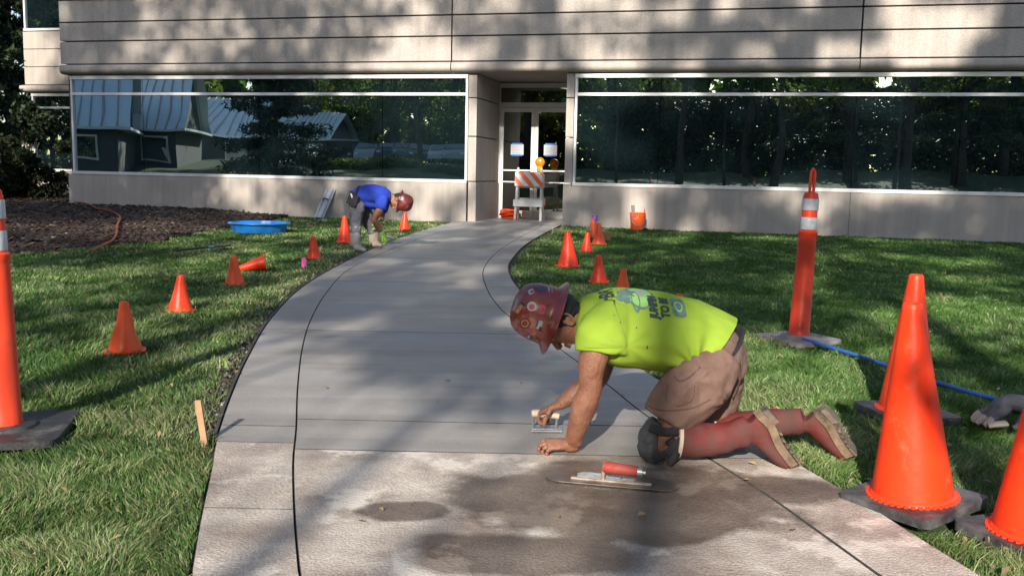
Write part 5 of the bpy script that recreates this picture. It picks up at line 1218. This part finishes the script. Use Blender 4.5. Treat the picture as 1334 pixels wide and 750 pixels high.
# knee pads
def kneepad(c, tip, Y):
    b = MB(); c = Vector(c); loft(b, [(A3(856,547,Y),.045,.026), (A3(848,562,Y),.062,.042), (A3(845,579,Y),.066,.046), (A3(850,593,Y),.060,.040), (A3(863,600,Y),.045,.022)], up=Vector((1,0,0)), n=20, sub=5)
    o = fuse(b, 'knee_pad', .006, 3, M_pad, kn, org, lambda co: .003*nz(co, 30, 1.0)+.004*np.sign(np.sin(co[:,2]*95))*(co[:,0] < A3(846,570,Y).x)*.5)
    for pts in ([(846,556),(866,562),(884,560)], [(850,598),(872,588),(888,572)]):
        P = [A3(px, py, Y-.072) for px, py in pts]; b = MB(); b.tube([Vector(v) for v in catmull([tuple(p) for p in P], 5)], [(.018,.004)]*(len(P)*5-4), 8, up=Vector((0,-1,0))); b.build('strap', M_blk, o, loc=-org)
    b = MB(); loft(b, [(A3(872,572,Y-.06),.020,.014), (A3(880,588,Y-.062),.022,.014), (A3(872,606,Y-.07),.014,.01)], up=Vector((0,-1,0)), n=10); b.build('buckle', M_blk, o, smooth=40, loc=-org)
    return o
kneepad(A3(848,575,3.66), None, 3.665)
b = MB(); loft(b, [(A3(884,552,3.98),.05,.03), (A3(882,568,3.98),.066,.05), (A3(888,580,3.98),.06,.04)], up=Vector((1,0,0)), n=18); fuse(b, 'knee_pad', .008, 3, M_pad, kn, org)

# ---- hand float under his right hand
hb_ = gz(ground(711, 563), TOP); fl = empty('hand_float', hb_, 'steel edging hand float with wooden handle under worker\'s right fist', 'trowel')
hd = A3(712, 541.5, 4.05)-hb_
b = MB(); b.box((-.068,-.05,.0),(.072,.05,.004)); 
for v in b.bm.verts: v.co.z += .012*max(0, (abs(v.co.x)-.06)/.012)*.5
b.build('blade', M_mag, fl, bevel=.0015)
b = MB(); b.tube([(-.058,0,.004),(-.060,0,hd.z-.0),(-.04,0,hd.z+.002)], .006, 8); b.tube([(.045,0,.004),(.050,0,hd.z*.9),(.03,0,hd.z*.93)], .006, 8); b.box((-.062,-.018,.0045),(.05,.018,.010)); b.build('bracket', M_steel, fl, smooth=40)
b = MB(); loft(b, [(Vector((-.066,0,hd.z+.003)),.016,.016), (Vector((-.04,0,hd.z+.004)),.018,.018), (Vector((0,0,hd.z)),.016,.016), (Vector((.058,0,hd.z*.90)),.013,.013)], n=14); b.build('handle', M_cream, fl, smooth=50)
# ---- long steel trowel lying on the old slab
ta, tb = gz(ground(708, 629), TOP+.001), gz(ground(884, 645), TOP+.001); tw = empty('steel_trowel', ta, 'long round ended steel trowel with red handle lying on the concrete', 'trowel'); ax = (tb-ta); Lt = ax.length; ax.normalize(); pw = Vector((-ax.y, ax.x, 0)).normalized()
M_blade = mat('wet_steel_blade', (.22,.20,.18), .28, col2=(.34,.31,.28), scale=12, metal=.75, stain=(.40,.36,.31), stain_scale=10, stain_lo=.55, stain_hi=.7, rough2=.8)
b = MB(); hw = .062; pts = []
for i in range(13): a = PI/2+PI*i/12; pts.append(ax*(hw+hw*math.cos(a))+pw*(hw*math.sin(a)))
for i in range(13): a = -PI/2+PI*i/12; pts.append(ax*(Lt-hw+hw*math.cos(a))+pw*(hw*math.sin(a)))
b.prism([p+Vector((0,0,.004))+pw*.045 for p in pts], (0,0,.003)); b.build('blade', M_blade, tw)
M_rust = mat('crusted_bar', (.30,.19,.12), .8, col2=(.52,.45,.38), scale=26, bump=.4, bscale=60)
b = MB(); q0 = ax*(Lt*.20)+pw*.030+Vector((0,0,.008)); q1 = ax*(Lt*.80)+pw*.030+Vector((0,0,.008)); b.tube([q0, q1], [(.011,.006)]*2, 8, up=Vector((0,0,1))); b.build('mounting_bar', M_rust, tw, smooth=40)
hp0 = at(790, 612, ta.y+.06)-ta; ps = ax*(Lt*.44)+pw*.03
hq0 = ps+Vector((0,0,.062)); hq1 = ps+ax*.135+pw*-.012+Vector((0,0,.058))
b = MB(); b.tube([ps+Vector((0,0,.01)), ps+Vector((0,0,.045)), ps+Vector((.012,0,.062)), hq0.lerp(hq1, .3)], .007, 8); b.build('post', M_rust, tw, smooth=50)
M_redh = mat('worn_red_grip', (.40,.045,.03), .6, col2=(.50,.11,.08), scale=16, bump=.2, bscale=80)
b = MB(); loft(b, [(hq0, .019,.019), (hq0.lerp(hq1,.15), .023,.023), (hq0.lerp(hq1,.5), .022,.022), (hq0.lerp(hq1,.85), .021,.021), (hq1, .018,.018)], n=16); b.build('handle', M_redh, tw, smooth=50)
b = MB(); b.tube([hq1-(hq1-hq0).normalized()*.004, hq1+(hq1-hq0).normalized()*.014], .0215, 14); b.tube([hq1+(hq1-hq0).normalized()*.013, hq1+(hq1-hq0).normalized()*.026], .009, 10); b.build('handle_cap', M_steel, tw, smooth=30)
M_pale = mat('pale_grey_patch', (.42,.44,.45), .3, col2=(.58,.60,.62), scale=30, bump=.4, bscale=60)
b = MB(); b.prism([ps+ax*x+pw*y+Vector((0,0,.0075)) for x, y in ((-.10,.012),(.115,.012),(.12,.035),(.09,.070),(.02,.072),(-.08,.075),(-.105,.05))], (0,0,.004)); b.build('pale_patch', M_pale, tw, bevel=.002)  # thin pale grey patch raised above the blade
# ---- gloves lying at the right edge
q = gz(ground(1318, 560), -.0); M_glove = mat('grey_work_glove', (.13,.12,.12), .9, col2=(.25,.23,.23), scale=14, bump=.4, bscale=90)
gt = empty('work_glove', q, 'grey work glove with tan cuff lying on right lawn at edge', 'glove'); b = MB()
loft(b, [(q+Vector((-.10,.02,.05)),.03,.02), (q+Vector((-.05,.03,.11)),.05,.035), (q+Vector((.03,.03,.12)),.075,.045), (q+Vector((.12,.03,.10)),.08,.05), (q+Vector((.20,.02,.08)),.08,.05)], up=Vector((0,0,1)), n=16)
for k, (dy, L_) in enumerate(((-.05,.11),(-.02,.13),(.015,.13),(.05,.11))): loft(b, [(q+Vector((-.03,.03+dy,.10)),.018,.017), (q+Vector((-.03-L_*.6,.03+dy*1.2,.07)),.017,.016), (q+Vector((-.03-L_,.03+dy*1.2,.03)),.014,.012)], n=10)
loft(b, [(q+Vector((.03,-.05,.09)),.02,.02), (q+Vector((-.02,-.10,.06)),.018,.018), (q+Vector((-.06,-.12,.04)),.013,.013)], n=10)
for dy, L_ in ((-.05,.11),(-.02,.13),(.015,.13),(.05,.11)):
    b_ = MB(); loft(b_, [(Vector((-.03-L_*.72,.03+dy*1.2,.060)),.0185,.0175), (Vector((-.03-L_*.9,.03+dy*1.2,.042)),.0185,.0175), (Vector((-.03-L_-.008,.03+dy*1.2,.026)),.013,.011)], n=10); b_.build('fingertip_patch', M_cream, gt, smooth=50)
b_ = MB(); loft(b_, [(Vector((.125,.03,.10)),.088,.058), (Vector((.16,.025,.09)),.090,.060)], up=Vector((0,0,1)), n=18); b_.build('cuff', M_blk, gt, smooth=40)
fuse(b, 'glove_body', .006, 3, M_glove, gt, q, lambda co: .006*nz(co, 22, 3.0))
b = MB(); loft(b, [(Vector((-.145,-.06,.035)),.025,.012), (Vector((-.11,-.07,.045)),.03,.014), (Vector((-.07,-.07,.05)),.03,.014)], up=Vector((0,0,1)), n=10); b.build('fingertip_patch', M_cream, gt, smooth=50)

# ---- the bending worker in blue
org = gz(ground(474, 327), -.0); Y0 = org.y+.15
wk = empty('person', org, 'worker in blue shirt and red hard hat bending over at the path edge', 'person')
M_bsh = mat('blue_jersey', (.018,.05,.42), .85, col2=(.03,.075,.55), scale=6, bump=.2, bscale=120); M_jean = mat('dusty_grey_jeans', (.06,.065,.09), .9, col2=(.20,.20,.22), scale=6, bump=.2, bscale=90)
M_gum = mat('dusty_grey_boot', (.26,.255,.26), .8, col2=(.42,.40,.38), scale=8); M_lime = mat('lime_glove', (.42,.72,.10), .8, var=.1); M_tanb = mat('tan_boot', (.42,.34,.28), .8, var=.15)
def B3(px, py, dy=0.0): return at(px, py, Y0+dy)
b = MB(); upz = Vector((0,-.15,1)).normalized()
loft(b, [(B3(463,256),.16,.11), (B3(470,254),.175,.125), (B3(480,253),.185,.13), (B3(492,254),.20,.13), (B3(502,257),.19,.115), (B3(509,260),.10,.07)], up=upz, n=24, sub=4)
loft(b, [(B3(499,256,-.16),.075,.075), (B3(497,264,-.2),.075,.08), (B3(495,273,-.22),.07,.08)], up=Vector((1,0,0)), n=16)
loft(b, [(B3(501,258,.16),.075,.075), (B3(500,266,.2),.075,.075), (B3(498,276,.22),.068,.07)], up=Vector((1,0,0)), n=16)
loft(b, [(B3(472,262),.13,.05), (B3(482,266),.15,.06), (B3(492,268),.13,.05)], up=Vector((0,0,1)), n=16)
fuse(b, 'shirt', .012, 4, M_bsh, wk, org, lambda co: .012*nz(co, 7, 2.0, np.array([[.5,0,.4],[0,.6,0],[-.5,0,1]]))+.006*nz(co, 18, 1.0))
Ub = Vector((.86,-.10,-.25)).normalized(); Fb = Vector((-.10,-.22,-.98)); Ub = Vector((.92,-.05,-.22)).normalized(); Fb = (Fb-Ub*Fb.dot(Ub)).normalized(); Sb = Fb.cross(Ub).normalized(); Cb = B3(518,261.5)
b = MB(); head_shapes(b, Cb, Ub, Fb, Sb)
loft(b, [(Cb-Ub*.03-Fb*.02,.056,.062), (Cb-Ub*.09-Fb*.02,.058,.062), (B3(500,257),.10,.08), (B3(480,254),.13,.09), (B3(466,258),.13,.09)], up=upz, n=14)
loft(b, [(B3(498,262,-.2),.055,.055), (B3(494,275,-.22),.052,.054), (B3(488,285,-.22),.046,.048), (B3(489,289,-.22),.046,.046), (B3(493,297,-.20),.040,.042), (B3(497.5,305,-.19),.030,.032)], up=Vector((1,0,0)), n=14)
loft(b, [(B3(500,264,.2),.05,.05), (B3(498,276,.22),.048,.05), (B3(496,284,.2),.042,.044), (B3(493,286,.14),.038,.04), (B3(491,287,.06),.03,.032)], up=Vector((1,0,0)), n=14)
for dy, x0, x1 in ((-.10,465,464),(.14,476,486)): loft(b, [(B3(466,258,dy),.08,.09), (B3((466+x0)/2,275,dy),.07,.075), (B3(x0,290,dy),.05,.05), (B3((x0+x1)/2+1,300,dy),.04,.04)], up=Vector((1,0,0)), n=12)
fuse(b, 'body', .0075, 2, M_skin, wk, org); eyes_part(wk, org, Cb, Ub, Fb, Sb)
b = MB(); Rm = Matrix((Sb, Fb, Ub)).transposed(); ball(b, Cb+Ub*.02-Fb*.022, (.083,.096,.09), 18, Rm); ball(b, Cb-Ub*.03-Fb*.05, (.06,.045,.05), 14, Rm); fuse(b, 'hair', .009, 2, M_hair, wk, org)
hat = helmet(wk, org, Cb+Ub*.05, Ub, Fb, Sb, M_helm); bvh = bvh_of(hat)
d_ = (B3(524,258)-Vector((0,0,CAM_H))).normalized(); T = B3(523,258.5,-.3)-org; decal(disc2d(.035,.03,14,jag=.25,seed=3), hat, bvh, T, Vector((1,0,0)), Vector((0,0,1)), d_, M_sw, 'sticker', .002)
# trousers and boots
b = MB(); loft(b, [(B3(463,252),.17,.12), (B3(466,260),.175,.14), (B3(468,270),.16,.13)], up=Vector((1,0,0)), n=20)
for dy, P in ((-.10, [(466,264),(464.5,278),(463.5,292),(463,303)]), (.14, [(470,264),(476,277),(483,291),(486.5,304)])):
    loft(b, [(B3(*P[0],dy),.105,.115), (B3(*P[1],dy),.095,.098), (B3(*P[2],dy),.080,.082), (B3(*P[3],dy),.078,.078)], up=Vector((1,0,0)), n=16)
fuse(b, 'trousers', .012, 3, M_jean, wk, org, lambda co: .012*nz(co, 12, 2.0)+.006*nz(co, 28, 1.0))
def gumboot(P, T, dy, m):
    b = MB(); loft(b, [(B3(*P[0],dy),.080,.085), (B3(*P[1],dy),.068,.075), (B3(*P[2],dy),.062,.070), (B3(*P[3],dy),.055,.065)], up=Vector((1,0,0)), n=16)
    loft(b, [(B3(*T[0],dy-.01),.045,.04), (B3(*T[1],dy-.02),.05,.045), (B3(*T[2],dy-.04),.05,.03), (B3(*T[3],dy-.05),.04,.022)], up=Vector((0,0,1)), n=14)
    bo = fuse(b, 'boot', .010, 3, m, wk, org, lambda co: .004*nz(co, 18, 2.0))
    b = MB(); A_ = [B3(*t, dy-.03) for t in T]; b.tube([a-Vector((0,0,.035 if i < 2 else .022)) for i, a in enumerate(A_)], [(.052,.012)]*4, 10, up=Vector((0,0,1))); b.build('sole', M_tread, bo, loc=-org, smooth=40)
gumboot([(463,294),(463,306),(463,315),(464,320)], [(462,322),(467,323),(473,325),(477,326)], -.10, M_gum)
gumboot([(486,296),(487,305),(487,312),(487.5,316)], [(486,318),(490,318),(495,319),(498,320)], .14, M_tanb)
# gloves, finishing trowel, tool belt
b = MB(); hb1 = B3(498,305.5,-.19); hand(b, hb1, (.55,0,-.75), (.7,-.2,.5), (.1,-1,0), curl=(45,60,40), size=1.08, fr=.0115); loft(b, [(B3(496.5,302,-.195),.042,.042), (hb1,.036,.034)], n=12); fuse(b, 'glove', .006, 2, M_lime, wk, org)
b = MB(); hb2 = B3(491.5,286,.06); hand(b, hb2, (-.05,-.1,-1), (1,-.3,0), (0,-1,0), curl=(25,40,30), size=1.1, fr=.0115); loft(b, [(B3(492,283,.08),.04,.04), (hb2,.036,.034)], n=12); fuse(b, 'glove', .006, 2, M_lime, wk, org)
bt = MB(); loft(bt, [(B3(464,254),.183,.135), (B3(467.5,255),.19,.145)], up=Vector((.3,0,1)), n=28); bt.build('belt', M_blk, wk, smooth=30, loc=-org)
for px, py, dy, sx, sz, m in ((458,258,-.16,.09,.17,M_blk), (455,254,-.02,.07,.14,M_jean), (462,262,-.20,.08,.15,M_blk)):
    b = MB(); c_ = B3(px, py, dy); b.box(c_-Vector((sx/2,.035,sz/2)), c_+Vector((sx/2,.035,sz/2)), Matrix.Rotation(.35, 3, 'Y')); b.build('tool_pouch', m, wk, bevel=.015, loc=-org)
for px, py, m in ((457,252,M_white), (460,255,M_steel)):
    b = MB(); c_ = B3(px, py, -.19); b.tube([c_, c_+Vector((.05,0,-.12))], .014, 8); b.build('tool_handle', m, wk, loc=-org)
tq = gz(ground(511, 317), TOP+.003); tr = empty('finishing_trowel', tq, 'small finishing trowel in lime glove of the bending worker', 'trowel')
b = MB(); b.prism([Vector(p) for p in ((-.09,-.05,.0),(.13,-.03,0),(.15,0,0),(.13,.03,0),(-.09,.05,0))], (0,0,.004)); b.build('blade', M_blade, tr)
b = MB(); b.tube([(0,0,.004),(-.01,0,.05),(-.06,0,.07)], .008, 8); b.build('tang', M_steel, tr); hh = hb1+Vector((.02,0,-.06))-tq
b = MB(); b.tube([Vector((.03,0,.055)), Vector((-.10,0,.085))], .017, 10); b.build('handle', M_white, tr, smooth=40)
